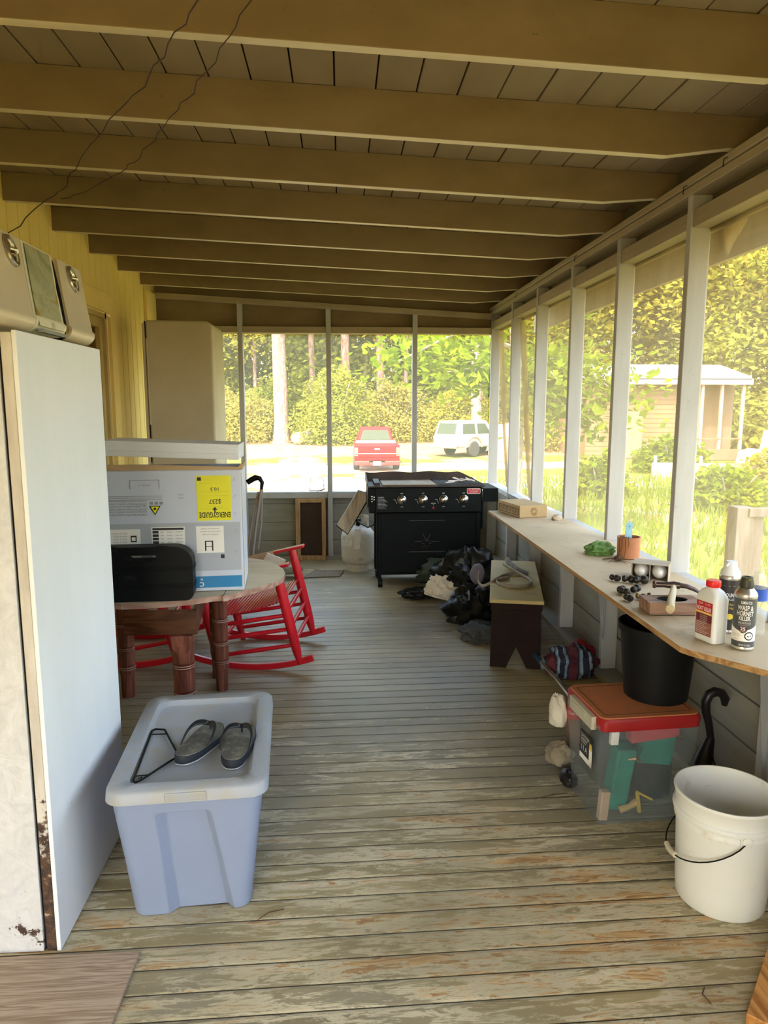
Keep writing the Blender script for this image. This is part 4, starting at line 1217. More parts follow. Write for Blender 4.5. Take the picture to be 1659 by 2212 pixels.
multi_letters([('Instructions en 3 etapes', 0.010, F(-0.15, 0.299, 0.0024), dict(width=0.085)), ('Instrucciones de instalacion', 0.010, F(-0.15, 0.286, 0.0024), dict(width=0.095)), ('Installation en 4 etapes', 0.010, F(-0.15, 0.272, 0.0024), dict(width=0.075))], M_inkgrey, w1, 'small_lettering')
w2 = patch(-0.415, -0.265, 0.14, 0.312, M_wprint, 'white_table', 0.0018)
mb = MB(); mb.box(-0.41, -0.27, -0.0025, -0.0018, 0.298, 0.308)
for i in range(5): mb.box(-0.41, -0.383, -0.0025, -0.0018, 0.283 - i * 0.016, 0.295 - i * 0.016)
mb.build('table_cells', M_ink, w2)
multi_letters([('0000   000   00', 0.009, F(-0.325, 0.289 - i * 0.016, 0.0027), dict(width=0.10)) for i in range(4)], M_inkgrey, w2, 'small_lettering')
w3 = patch(-0.60, -0.465, 0.14, 0.305, M_wprint, 'white_panel', 0.0018)
mb = MB(); mb.frame([(-0.508, 0.245), (-0.482, 0.245), (-0.482, 0.275), (-0.508, 0.275)], [(-0.504, 0.251), (-0.486, 0.251), (-0.486, 0.268), (-0.504, 0.268)], -0.0026, -0.0018, 'xz'); mb.build('unit_drawing', M_ink, w3)
multi_letters([('Room air unit for', 0.009, F(-0.555, 0.285 - i * 0.013, 0.0026), dict(width=0.06)) for i in range(5)], M_inkgrey, w3, 'small_lettering')
patch(-0.105, -0.088, 0.158, 0.176, M_ink, 'black_square', 0.002)
multi_letters([('__________', 0.006, F(-0.16, 0.170, 0.002), dict(width=0.09)), ('__________', 0.006, F(-0.16, 0.163, 0.002), dict(width=0.09)), ('//', 0.020, F(-0.033, 0.530), {}), ('//', 0.020, F(-0.033, 0.452), {}), ('//', 0.020, F(-0.033, 0.370), {}), ('//', 0.020, F(-0.033, 0.290), {}), ('//', 0.020, F(-0.033, 0.190), {})], M_inkgrey, cx_, 'strap_marks')
multi_letters([('C', 0.030, F(-0.196, 0.036, 0.0024), dict(bold=0.03)), ('M', 0.016, F(-0.196, 0.060, 0.0024), {})], M_wprint, cx_, 'white_lettering')
# torn edge tape on the carton corner
mb = MB(); mb.grid(2, 10, lambda u, v: (0.001 + 0.004 * math.sin(v * 20) * u, 0.002 + 0.035 * u, 0.02 + 0.54 * v)); mb.build('corner_tape', pm('pale_tape', (0.70, 0.68, 0.62), 0.3), cx_, solid=0.001)

# white foam slab on the carton
o = MB(); o.obox((0, 0, 0), (0.62, 0.30, 0.072)); o.obox((0, -0.152, 0.004), (0.60, 0.004, 0.028))
fo = o.build('foam_slab', pm('white_foam', (0.78, 0.82, 0.90), 0.8, 0.02), None, bevel=0.006)
fo.location = (-0.80, 3.55, 1.345); fo.rotation_euler = (0, rad(2.2), rad(3))
tag(fo, 'white foam slab lying across the top of the appliance carton', 'foam')

# black tool case
tcx = thing('tool_case', 'black plastic carrying case standing on the table before the carton', 'case', (-0.668, 3.17, 0.6825), 3)
def case_poly(x0, x1, z0, z1, r1, r2, n=6):
    P = []
    for (cx0, cz, r, a0) in ((x1 - r2, z0 + r2, r2, -90), (x1 - r1, z1 - r1 * 0.8, r1, 0), (x0 + r1, z1 - r1 * 0.8, r1, 90), (x0 + r2, z0 + r2, r2, 180)):
        for k in range(n + 1):
            a = rad(a0 + 90 * k / n)
            P.append((cx0 + r * math.cos(a), cz + (r * 0.8 if r == r1 else r) * math.sin(a)))
    return P
outer = case_poly(-0.46, 0.0, 0.0, 0.248, 0.085, 0.035)
n = len(outer)
cxh, czh = -0.225, 0.203
inner = []
for p in outer:
    a = math.atan2((p[1] - czh) , (p[0] - cxh))
    inner.append(a)
hole = [(cxh + 0.068 * math.cos(a), czh + 0.026 * math.sin(a)) for a in inner]
mb = MB(); mb.frame(outer, hole, 0.0, 0.085, 'xz')
mb.build('case_shell', M_bplastic, tcx, bevel=0.006)
mb = MB()
for z in (0.060, 0.068, 0.076, 0.140, 0.148, 0.156): mb.box(-0.455, -0.004, -0.004, 0.0, z, z + 0.003); mb.box(-0.0, 0.003, 0.01, 0.09, z, z + 0.003)
mb.build('rib', M_bplastic, tcx, bevel=0.001)
mb = MB(); mb.frame(case_poly(-0.325, -0.215, 0.093, 0.128, 0.008, 0.008, 2), case_poly(-0.321, -0.219, 0.097, 0.124, 0.006, 0.006, 2), -0.003, 0.0, 'xz'); bd_ = mb.build('badge', M_bplastic, tcx)
letters('SKIL', 0.026, lambda a, b: (-0.27 + a, -0.002, 0.110 + b), pm('worn_black_relief', (0.035, 0.036, 0.04), 0.35), bd_, 'raised_lettering')
mb = MB(); mb.box(-0.15, -0.10, -0.004, 0.03, 0.232, 0.252); mb.box(-0.375, -0.325, -0.004, 0.03, 0.232, 0.252); mb.build('latch', M_bplastic, tcx, bevel=0.003)

# ---------------------------------------------------------------- rocking chairs
def rocking_chair():
    t = thing('rocking_chair', 'x', 'chair')
    th = rad(13)
    eu = Vector((math.cos(th), 0, math.sin(th))); ew = Vector((-math.sin(th), 0, math.cos(th)))
    B = Vector((0.285, 0, 0.045))
    def P(a, w, y): return B + eu * a + ew * w + Vector((0, y, 0))
    R = 1.15
    yn, yf = -0.275, 0.275
    for y in (yn, yf):
        mb = MB()
        pts = []
        for k in range(17):
            x = -0.46 + 0.83 * k / 16
            z = R - math.sqrt(R * R - x * x)
            pts.append((x, z))
        poly = pts + [(p[0] - (0.012 if p[0] > 0.3 else 0), p[1] + 0.036) for p in pts[::-1]]
        mb.prism(poly, y - 0.013, y + 0.013, 'xz')
        mb.build('rocker', M_red, t, bevel=0.004)
    def post(a, w0, w1, y, rs):
        mb = MB()
        k = [0, 0.06, 0.14, 0.3, 0.55, 0.8, 1.0]
        mb.tube([P(a, w0 + (w1 - w0) * q, y) for q in k], rs, 14)
        return mb.build('post', M_red, t, smooth=True)
    for y in (yn, yf):
        post(0, 0.0, 0.585, y, [0.015, 0.020, 0.027, 0.030, 0.030, 0.029, 0.024])
        post(-0.47, 0.04, 1.08, y, [0.015, 0.020, 0.027, 0.028, 0.027, 0.022, 0.016])
    def rung(p, q, r=0.0135):
        mb = MB(); mb.tube([p, p.lerp(q, 0.5), q], [r * 0.85, r, r * 0.85], 10)
        mb.build('rung', M_red, t, smooth=True)
    for w in (0.13, 0.225, 0.32): rung(P(0, w, yn), P(0, w, yf))
    for y in (yn, yf):
        for w in (0.115, 0.215, 0.30): rung(P(0, w, y), P(-0.47, w + 0.03, y))
    rung(P(-0.47, 0.2, yn), P(-0.47, 0.2, yf))
    # woven seat between rails
    mb = MB()
    for k in range(22):
        a = -0.01 - 0.45 * k / 21
        mb.bar(P(a, 0.385 - 0.02 * math.sin(math.pi * k / 21), yn + 0.02), P(a, 0.385 - 0.02 * math.sin(math.pi * k / 21), yf - 0.02), 0.0145, 0.010, up=ew)
    mb.build('woven_seat', M_red, t, bevel=0.002, seg=1)
    for y in (yn, yf):
        mb = MB()
        pts = []
        for k in range(9):
            u = k / 8
            pts.append((P(0.085 - 0.57 * u, 0.595 , y), 0.036 - 0.012 * u))
        vs = []; fs = []
        for p, w in pts:
            for (sy, sz) in ((-1, -1), (1, -1), (1, 1), (-1, 1)): vs.append(p + Vector((0, sy * w, 0)) + ew * 0.008 * sz)
        for i in range(8):
            for k in range(4): fs.append((i * 4 + k, i * 4 + (k + 1) % 4, i * 4 + 4 + (k + 1) % 4, i * 4 + 4 + k))
        fs += [(0, 3, 2, 1), (32, 33, 34, 35)]
        mb.add(vs, fs); mb.build('armrest', M_red, t, bevel=0.005)
    for w in (0.50, 0.64, 0.78, 0.92, 1.02):
        mb = MB()
        mb.grid(8, 1, lambda u, v: tuple(P(-0.47 - 0.03 * math.sin(math.pi * u), w + 0.07 * v, yn + 0.02 + (yf - yn - 0.04) * u)))
        mb.build('back_slat', M_red, t, solid=0.009, smooth=True)
    return t
rc = rocking_chair()
rc.location = (-0.508, 4.37, 0.0); rc.rotation_euler = (0, 0, rad(-6))
rc['label'] = 'red wooden rocking chair beside the round table, its front legs and arm in view'; rc['group'] = 'red rocking chairs'
r2 = copy_tree(rc)
r2.location = (-1.285, 4.44, 0.0); r2.rotation_euler = (0, 0, rad(2))
r2['label'] = 'red wooden rocking chair farther left, seen only in pieces behind the table legs'

# papers / magazine box on the rocking chair seat
mgz = thing('magazine_box', 'opened brown box with printed sheets on the seat of the nearer rocking chair', 'box', (-0.50, 4.50, 0.46), 0)
mb = MB(); mb.obox((0, 0, 0.0), (0.24, 0.22, 0.012), (0, -10, 0)); mb.obox((-0.05, 0.10, 0.06), (0.24, 0.010, 0.15), (10, -12, 0)); mb.build('box_flap', M_kraft, mgz)
mb = MB(); mb.obox((0.045, 0.0, 0.07), (0.13, 0.008, 0.17), (20, 25, 15)); pg = mb.build('printed_sheet', pm('pale_printed_sheet', (0.66, 0.62, 0.54), 0.4, 0.08), mgz)
mb = MB(); mb.obox((0.055, -0.008, 0.075), (0.05, 0.004, 0.05), (20, 25, 15)); mb.build('printed_picture', pm('grey_picture', (0.35, 0.38, 0.30), 0.4, 0.4, 30), pg)

# ---------------------------------------------------------------- grey storage tote
def rrect(x0, x1, y0, y1, r, n=5):
    P = []
    for (cx0, cy0, a0) in ((x1 - r, y0 + r, -90), (x1 - r, y1 - r, 0), (x0 + r, y1 - r, 90), (x0 + r, y0 + r, 180)):
        for k in range(n + 1):
            a = rad(a0 + 90 * k / n); P.append((cx0 + r * math.cos(a), cy0 + r * math.sin(a)))
    return P
def loft(mb, loops, cap0=True, cap1=True):
    n = len(loops[0]); vs = [p for L in loops for p in L]
    fs = []
    for i in range(len(loops) - 1):
        for k in range(n): fs.append((i * n + k, i * n + (k + 1) % n, (i + 1) * n + (k + 1) % n, (i + 1) * n + k))
    if cap0: fs.append(tuple(range(n))[::-1])
    if cap1: fs.append(tuple(range((len(loops) - 1) * n, len(loops) * n)))
    mb.add(vs, fs)
M_tote = pm('blue_grey_tote_plastic', (0.235, 0.29, 0.44), 0.42, 0.03, scale=3, bmp=0.12, bscale=180)
M_totelid = pm('dusty_tote_lid', (0.34, 0.37, 0.43), 0.5, 0.05, scale=6, dirt=(0.35, 0.345, 0.325), dirt_amt=0.8, bmp=0.1, bscale=120)
tt = thing('storage_tote', 'grey blue plastic storage tote with a dusty lid on the floor beside the white cabinet', 'storage tote', (-0.492, 2.350, 0.0), 4.0)
TW, TL_ = 0.228, 0.352
def tote_loop(s, z):
    # body outline with a recessed middle on each end and side
    w = 0.178 + (TW - 0.004 - 0.178) * s; l = 0.318 + (TL_ - 0.004 - 0.318) * s
    r = 0.042; n = 5
    P = []
    def arc(cx0, cy0, a0):
        for k in range(n + 1):
            a = rad(a0 + 90 * k / n); P.append((cx0 + r * math.cos(a), cy0 + r * math.sin(a), z))
    d = 0.026
    gx0, gx1 = -0.055 * (1 + 0.0 * s), 0.085 - 0.0 * s
    P += [(-0.050, -l, z), (-0.028, -l + d, z), (0.062, -l + d, z), (0.080 + 0.0 * s, -l, z)] if False else []
    arc(w - r, -l + r, -90)
    P += [(w, -0.15, z), (w - 0.018, -0.13, z), (w - 0.018, 0.13, z), (w, 0.15, z)]
    arc(w - r, l - r, 0)
    P += [(0.08, l, z), (0.06, l - d, z), (-0.06, l - d, z), (-0.08, l, z)]
    arc(-w + r, l - r, 90)
    P += [(-w, 0.15, z), (-w + 0.018, 0.13, z), (-w + 0.018, -0.13, z), (-w, -0.15, z)]
    arc(-w + r, -l + r, 180)
    P += [(-0.070 - 0.030 * s, -l, z), (-0.043 - 0.028 * s, -l + d, z), (0.104 - 0.062 * s, -l + d, z), (0.126 - 0.066 * s, -l, z)]
    return P
mb = MB()
def plain_loop(z, s):
    w = 0.178 + (TW - 0.004 - 0.178) * s; l = 0.318 + (TL_ - 0.004 - 0.318) * s
    L = tote_loop(s, z)
    return [(p[0] if abs(p[0]) < w - 0.019 or abs(p[1]) > 0.2 else math.copysign(w, p[0]), p[1] if abs(p[1]) < l - 0.03 or abs(p[0]) > 0.1 else math.copysign(l, p[1]), z) for p in L]
loft(mb, [tote_loop(0.0, 0.001), tote_loop(0.45, 0.19), tote_loop(0.86, 0.345), plain_loop(0.352, 0.88), plain_loop(0.405, 1.0)])
mb.build('tub', M_tote, tt, smooth=True, bevel=0.003, angle=28)
lo = []
def L3(x, y, r, z): return [(p[0], p[1], z) for p in rrect(-x, x, -y, y, r)]
mb = MB()
loft(mb, [L3(TW + 0.004, TL_ + 0.004, 0.05, 0.392), L3(TW + 0.012, TL_ + 0.012, 0.055, 0.394), L3(TW + 0.009, TL_ + 0.009, 0.055, 0.424), L3(TW + 0.002, TL_ + 0.002, 0.052, 0.432),
          L3(TW - 0.040, TL_ - 0.045, 0.045, 0.431), L3(TW - 0.050, TL_ - 0.056, 0.040, 0.416), L3(TW - 0.056, TL_ - 0.062, 0.036, 0.413)], True, True)
mb.build('lid', M_totelid, tt, smooth=True, angle=50)
mb = MB(); mb.box(-0.06, 0.06, -TL_ - 0.014, -TL_ - 0.010, 0.398, 0.424); mb.build('lid_tab', M_totelid, tt, bevel=0.002)

# sandals on the lid
def sandal(loc, rz, label, mir=1):
    t = thing('flip_flop', label, 'sandal', loc, rz, 'flip flops on the storage tote')
    def outline(k=1.0, heel=0.0):
        P = []
        for i in range(36):
            a = 2 * math.pi * i / 36
            y = 0.128 * math.sin(a)
            w = 0.053 + 0.006 * math.sin(a) - 0.006 * math.exp(-((y + 0.02) / 0.05) ** 2)
            x = w * math.copysign(abs(math.cos(a)) ** 0.75, math.cos(a)) + mir * 0.006 * (y / 0.128) ** 2
            P.append((x * k, y * (k if k > 0.97 else k)))
        return P
    def lift(y): return 0.010 * max(0, (y / 0.128)) ** 2
    def ring(k, z): return [(p[0], p[1], z + lift(p[1]) + (0.006 * max(0, -p[1] / 0.128) if z > 0.01 else 0)) for p in outline(k)]
    mb = MB(); loft(mb, [ring(0.94, 0.0), ring(1.0, 0.003), ring(1.0, 0.0065)], True, True); mb.build('outsole', pm('pale_outsole', (0.42, 0.44, 0.47), 0.6), t, smooth=True)
    mb = MB(); loft(mb, [ring(1.0, 0.0066), ring(1.01, 0.012), ring(0.99, 0.026)], True, True); mb.build('sole', pm('dark_blue_grey_foam', (0.012, 0.016, 0.026), 0.6), t, smooth=True, angle=60)
    mb = MB(); loft(mb, [ring(0.965, 0.0262), ring(0.95, 0.0282)], True, True); mb.build('footbed', pm('worn_grey_footbed', (0.085, 0.088, 0.088), 0.45, 0.4, 14, dirt=(0.22, 0.20, 0.16), dirt_amt=0.6), t, smooth=True)
    zt = 0.03
    for s in (-1, 1):
        mb = MB()
        A = Vector((0.002 * mir, 0.060, 0.060)); C = Vector((s * 0.044, -0.040, zt - 0.001)); Bm = Vector((s * 0.056, 0.040, 0.078))
        mb.grid(10, 3, lambda u, v: tuple((A * (1 - u) ** 2 + Bm * 2 * u * (1 - u) + C * u * u) + Vector((s * 0.008 * v * u, -0.010 + 0.020 * v * (1 - 0.3 * u), 0.010 * v * math.sin(3.1 * min(1, u + 0.1))))))
        mb.build('strap', pm('black_strap', (0.012, 0.013, 0.018), 0.4), t, solid=0.0045, smooth=True)
    mb = MB(); mb.tube([(0.002 * mir, 0.064, 0.060), (0.002 * mir, 0.073, 0.046), (0.002 * mir, 0.072, 0.028)], 0.0035, 7); mb.build('toe_post', pm('black_strap', (0, 0, 0)), t, smooth=True)
    return t
LZ = 0.4135
sandal((-0.478, 2.285, LZ), -18, 'left hand black flip flop on the tote lid, by the wire hanger', -1)
sandal((-0.352, 2.255, LZ), -3, 'right hand black flip flop on the tote lid, nearer the lid rim', 1)
# wire hanger
mb = MB()
hp = [(-0.664, 2.425), (-0.630, 2.42), (-0.548, 2.245), (-0.542, 2.215), (-0.56, 2.185), (-0.618, 2.075), (-0.632, 2.060), (-0.642, 2.075), (-0.648, 2.15), (-0.672, 2.415), (-0.664, 2.425)]
mb.tube([(x, y, LZ + 0.006) for x, y in hp], 0.0035, 7, cap=False)
mb.tube([(-0.668, 2.385, LZ + 0.006), (-0.613, 2.385, LZ + 0.006)], 0.002, 6); mb.tube([(-0.643, 2.10, LZ + 0.006), (-0.605, 2.105, LZ + 0.006)], 0.002, 6)
mb.tube([(-0.625, 2.10, LZ + 0.006), (-0.620, 2.09, LZ + 0.006), (-0.63, 2.086, LZ + 0.006)], 0.002, 6)
tag(mb.build('wire_hanger', M_black, smooth=True), 'black bent wire rack lying on the tote lid left of the flip flops', 'wire rack')

# ================================================================ far end: griddle, tank, board
gr = thing('gas_griddle', 'black four burner gas griddle standing in the far right corner', 'grill', (0.72, 6.0, 0.0), 0.5)
mb = MB(); mb.prism([(-0.02, 0.645), (0.0, 0.64), (0.46, 0.64), (0.46, 0.865), (0.0, 0.865)], -0.475, 0.475, 'yz') if False else mb.box(-0.485, 0.485, 0.0, 0.44, 0.645, 0.862)
mb.build('burner_box', M_black, gr, bevel=0.006)
mb = MB(); mb.prism([(-0.018, 0.655), (0.0, 0.645), (0.004, 0.645), (0.004, 0.862), (-0.002, 0.862)], -0.43, 0.475, 'yz'); cp = mb.build('control_panel', M_black, gr, bevel=0.003)
mb = MB(); mb.box(-0.41, 0.475, 0.02, 0.035, 0.12, 0.64); mb.box(-0.41, -0.385, 0.0, 0.02, 0.12, 0.64); dr = mb.build('door_panel', M_black, gr, bevel=0.004)
mb = MB()
for (x0, x1, z0, z1) in ((-0.14, 0.17, 0.575, 0.580), (-0.14, 0.17, 0.30, 0.306), (-0.09, -0.03, 0.39, 0.394), (0.05, 0.12, 0.39, 0.394)): mb.box(x0, x1, 0.014, 0.02, z0, z1)
mb.bar((-0.02, 0.017, 0.46), (0.01, 0.017, 0.40), 0.005, 0.005); mb.bar((0.045, 0.017, 0.46), (0.015, 0.017, 0.40), 0.005, 0.005)
for k in range(8): mb.bar((0.013 + 0.02 * math.cos(k * 0.785), 0.017, 0.375 + 0.02 * math.sin(k * 0.785)), (0.013 + 0.04 * math.cos(k * 0.785), 0.017, 0.375 + 0.04 * math.sin(k * 0.785)), 0.003, 0.003)
mb.build('embossed_star', pm('black_relief', (0.05, 0.055, 0.06), 0.35), dr)
for x in (-0.40, 0.46):
    for y in (0.03, 0.41):
        mb = MB(); mb.box(x - 0.02, x + 0.02, y - 0.02, y + 0.02, 0.07, 0.645); lg = mb.build('leg', M_black, gr, bevel=0.003)
        a, b = MB(), MB(); wheel(a, b, (x + 0.01, y - 0.02, 0.034), 0.034, 0.022)
        a.box(x - 0.006, x + 0.026, y - 0.022, y + 0.006, 0.045, 0.075)
        a.build('caster', M_bplastic, lg, smooth=True); b.build('caster_hub', M_chrome, lg, smooth=True)
mb = MB(); mb.box(-0.40, 0.46, 0.03, 0.42, 0.10, 0.12); mb.build('bottom_shelf', M_black, gr)
# griddle top
M_rustplate = pm('rusted_griddle_plate', (0.24, 0.17, 0.09), 0.55, 0.3, 4, dirt=(0.10, 0.06, 0.04), dirt_amt=0.5)
M_soot = pm('sooty_steel', (0.05, 0.035, 0.03), 0.6, 0.5, 5)
mb = MB(); mb.box(-0.495, 0.505, -0.02, 0.47, 0.868, 0.880); mb.build('griddle_tray', M_soot, gr, bevel=0.003)
mb = MB(); mb.box(-0.37, 0.09, 0.0, 0.42, 0.881, 0.890); mb.build('griddle_plate', M_rustplate, gr, bevel=0.003)
mb = MB()
mb.box(0.10, 0.50, 0.0, 0.42, 0.881, 0.886)
for k in range(22): mb.box(0.108 + 0.018 * k, 0.114 + 0.018 * k, 0.005, 0.415, 0.886, 0.894)
mb.build('grill_grate', M_soot, gr)
mb = MB()
nn_ = 26
vs = []; 
for k in range(nn_ + 1):
    x = -0.50 + 1.0 * k / nn_
    h = 0.078 + 0.012 * noise.noise(Vector((x * 6, 0, 0)))
    if x > 0.36: h -= (x - 0.36) * 0.45
    vs.append((x, h))
poly = [(v[0], 0.88 + max(0.012, v[1])) for v in vs][::-1] + [(-0.50, 0.88), (0.50, 0.88)]
mb.prism(poly, 0.445, 0.452, 'xz')
mb.build('back_splash', M_soot, gr)
mb = MB(); mb.prism([(0.0, 0.88), (0.45, 0.88), (0.45, 0.955), (0.30, 0.955), (0.0, 0.905)], -0.50, -0.494, 'yz'); mb.prism([(0.0, 0.88), (0.30, 0.88), (0.28, 0.915), (0.02, 0.905)], -0.44, -0.39, 'yz')
mb.build('side_splash', M_soot, gr, bevel=0.002)
mb = MB()
for i, (x, y, a) in enumerate(((0.22, 0.10, 20), (0.26, 0.17, -15), (0.33, 0.14, 60), (0.37, 0.20, 10), (0.30, 0.22, -40), (0.40, 0.12, -10))):
    mb.obox((x, y, 0.898 + 0.004 * i), (0.085, 0.035, 0.003), (8, -6 + 5 * i, a))
tag(mb.build('paper_scraps', pm('pale_scraps', (0.62, 0.50, 0.40), 0.7, 0.2)), 'pale torn scraps lying on the griddle grate', 'scraps').location = (0.72, 6.0, 0.0)
# knobs
for k, x in enumerate((-0.208, -0.025, 0.150, 0.325)):
    M = Matrix.Rotation(rad(90), 3, 'X')
    mb = MB(); mb.lathe([(0.037, 0.0), (0.039, 0.004), (0.038, 0.010), (0.034, 0.013), (0.032, 0.030), (0.026, 0.040), (0.012, 0.046), (0.002, 0.047)], 24, (x, -0.008, 0.762), M, cap1=True)
    kn = mb.build('knob', M_chrome, cp, smooth=True)
    mb = MB()
    for a in range(0, 9): 
        t = rad(185 + a * 10.5); mb.box(x + 0.052 * math.cos(t) - 0.0022, x + 0.052 * math.cos(t) + 0.0022, -0.0125, -0.0095, 0.762 + 0.052 * math.sin(t) - 0.0022, 0.762 + 0.052 * math.sin(t) + 0.0022)
    mb.box(x - 0.070, x - 0.055, -0.0115, -0.009, 0.761, 0.764)
    mb.build('dial_marks', M_wprint, kn)
    multi_letters([('OFF', 0.013, (lambda x: lambda a, b: (x + a, -0.009, 0.814 + b))(x), {}), ('LOW', 0.010, (lambda x: lambda a, b: (x + a, -0.0155, 0.700 + b))(x), {})], M_wprint, kn, 'dial_lettering')
mb = MB(); mb.lathe([(0.010, 0), (0.011, 0.006), (0.007, 0.010)], 14, (0.063, -0.012, 0.692), Matrix.Rotation(rad(90), 3, 'X')); mb.build('igniter_button', pm('dull_red_button', (0.32, 0.03, 0.05), 0.4), cp, smooth=True)
multi_letters([('IGNITER', 0.011, lambda a, b: (0.063 + a, -0.0125, 0.728 + b), {}), ('4', 0.014, lambda a, b: (0.063 + a, -0.0135, 0.716 + b), {})], M_wprint, cp, 'igniter_lettering')
rows = [('WARNING', 0.014, lambda a, b: (-0.385 + a, -0.0090, 0.782 + b), dict(width=0.05))]
for i in range(9): rows.append((['FOR OUTDOOR USE ONLY', 'TO LIGHT BURNER', 'OPEN LID TURN KNOB', 'PUSH AND TURN TO HIGH', 'PRESS IGNITER', 'IF NOT LIT WAIT FIVE', 'MINUTES AND REPEAT', 'DO NOT LEAVE', 'UNATTENDED'][i], 0.010, (lambda i: lambda a, b: (-0.412 + a, -0.0105 - 0.0007 * i, 0.768 - 0.0115 * i + b))(i), dict(align='LEFT', width=0.058 + 0.024 * ((i * 7) % 3) / 2)))
multi_letters(rows, pm('grey_white_print', (0.55, 0.57, 0.60), 0.5), cp, 'instruction_lettering')
M_rb = pm('red_badge', (0.55, 0.02, 0.05), 0.4)
mb = MB(); mb.prism(rrect(0.352, 0.468, 0.808, 0.856, 0.008, 3), -0.0075, -0.002, 'xz'); bd1 = mb.build('badge', M_wprint, cp)
mb = MB(); mb.prism(rrect(0.356, 0.464, 0.812, 0.852, 0.006, 3), -0.009, -0.0076, 'xz'); mb.build('badge_field', M_rb, bd1)
multi_letters([('OUTDOOR', 0.020, lambda a, b: (0.410 + a, -0.0100, 0.840 + b), dict(width=0.09, shear=0.3)), ('GOURMET', 0.020, lambda a, b: (0.410 + a, -0.0100, 0.823 + b), dict(width=0.075, shear=0.3))], pm('pink_white_print', (0.85, 0.62, 0.62), 0.5), bd1, 'badge_lettering')
# side pieces
mb = MB(); mb.box(-0.495, -0.485, 0.02, 0.40, 0.70, 0.86); mb.box(-0.486, -0.436, -0.004, 0.02, 0.66, 0.85)
mb.build('side_bracket', M_black, gr, bevel=0.003)
mb = MB(); mb.box(0.485, 0.62, -0.02, 0.40, 0.845, 0.855); mb.box(0.485, 0.62, -0.024, -0.012, 0.74, 0.845); mb.box(0.485, 0.50, 0.0, 0.40, 0.50, 0.745); mb.build('side_shelf', M_black, gr, bevel=0.003)
mb = MB()
for k in range(5): mb.lathe([(0.007, 0), (0.007, 0.004), (0.004, 0.006)], 10, (-0.462 + 0.018 * (k % 2), -0.004, 0.79 - 0.021 * (k // 2) - 0.006 * (k % 2)), Matrix.Rotation(rad(90), 3, 'X'))
mb.build('bolt', M_chrome, gr)

# propane tank
pt = thing('propane_tank', 'dusty white propane tank standing left of the griddle', 'gas tank', (0.155, 6.66, 0.0))
M_tank = pm('dusty_white_tank', (0.56, 0.53, 0.46), 0.5, 0.08, 5, dirt=(0.30, 0.26, 0.18), dirt_amt=0.35)
mb = MB(); mb.lathe([(0.098, 0.0), (0.100, 0.03), (0.100, 0.07), (0.12, 0.075), (0.148, 0.10), (0.158, 0.14), (0.159, 0.33), (0.150, 0.37), (0.12, 0.405), (0.07, 0.425), (0.02, 0.43)], 36); mb.build('tank_body', M_tank, pt, smooth=True)
mb = MB()
for k in range(14):
    a0, a1 = rad(-30 + k * 240 / 14), rad(-30 + (k + 1) * 240 / 14)
    h = 0.12 if k % 5 != 2 else 0.04
    r = 0.10
    mb.add([(r * math.cos(a0), r * math.sin(a0), 0.405), (r * math.cos(a1), r * math.sin(a1), 0.405), (r * math.cos(a1), r * math.sin(a1), 0.405 + h), (r * math.cos(a0), r * math.sin(a0), 0.405 + h)], [(0, 1, 2, 3)])
mb.build('collar', M_tank, pt, solid=0.004)
mb = MB(); mb.lathe([(0.018, 0.42), (0.018, 0.47), (0.028, 0.475), (0.028, 0.495), (0.01, 0.50)], 14); mb.build('valve', M_black, pt, smooth=True)
mb = MB(); mb.grid(6, 4, lambda u, v: (0.1605 * math.cos(rad(-142 + 30 * u)), 0.1605 * math.sin(rad(-142 + 30 * u)), 0.255 + 0.075 * v)); lb1 = mb.build('label', pm('worn_tank_label', (0.62, 0.60, 0.55), 0.5, 0.25, 40), pt)
mb = MB(); mb.grid(6, 4, lambda u, v: (0.1605 * math.cos(rad(-98 + 26 * u)), 0.1605 * math.sin(rad(-98 + 26 * u)), 0.235 + 0.095 * v)); mb.build('label', pm('grey_tank_label', (0.50, 0.50, 0.48), 0.5, 0.25, 40), pt)
mb = MB(); mb.grid(2, 5, lambda u, v: (-0.045 + 0.06 * u + 0.01 * v, -0.166 - 0.012 * math.sin(v * 2) * (1 - u * 0.3) + 0.03 * max(0, v - 0.6) , 0.235 + 0.19 * v)); mb.build('hanging_tag', pm('white_paper_tag', (0.74, 0.73, 0.70), 0.6), pt, solid=0.001)
mb = MB(); mb.tube([(0.0, -0.03, 0.48), (0.03, -0.10, 0.46), (0.09, -0.16, 0.44), (0.14, -0.20, 0.47), (0.17, -0.22, 0.56)], 0.007, 8); mb.build('hose', M_bplastic, pt, smooth=True)

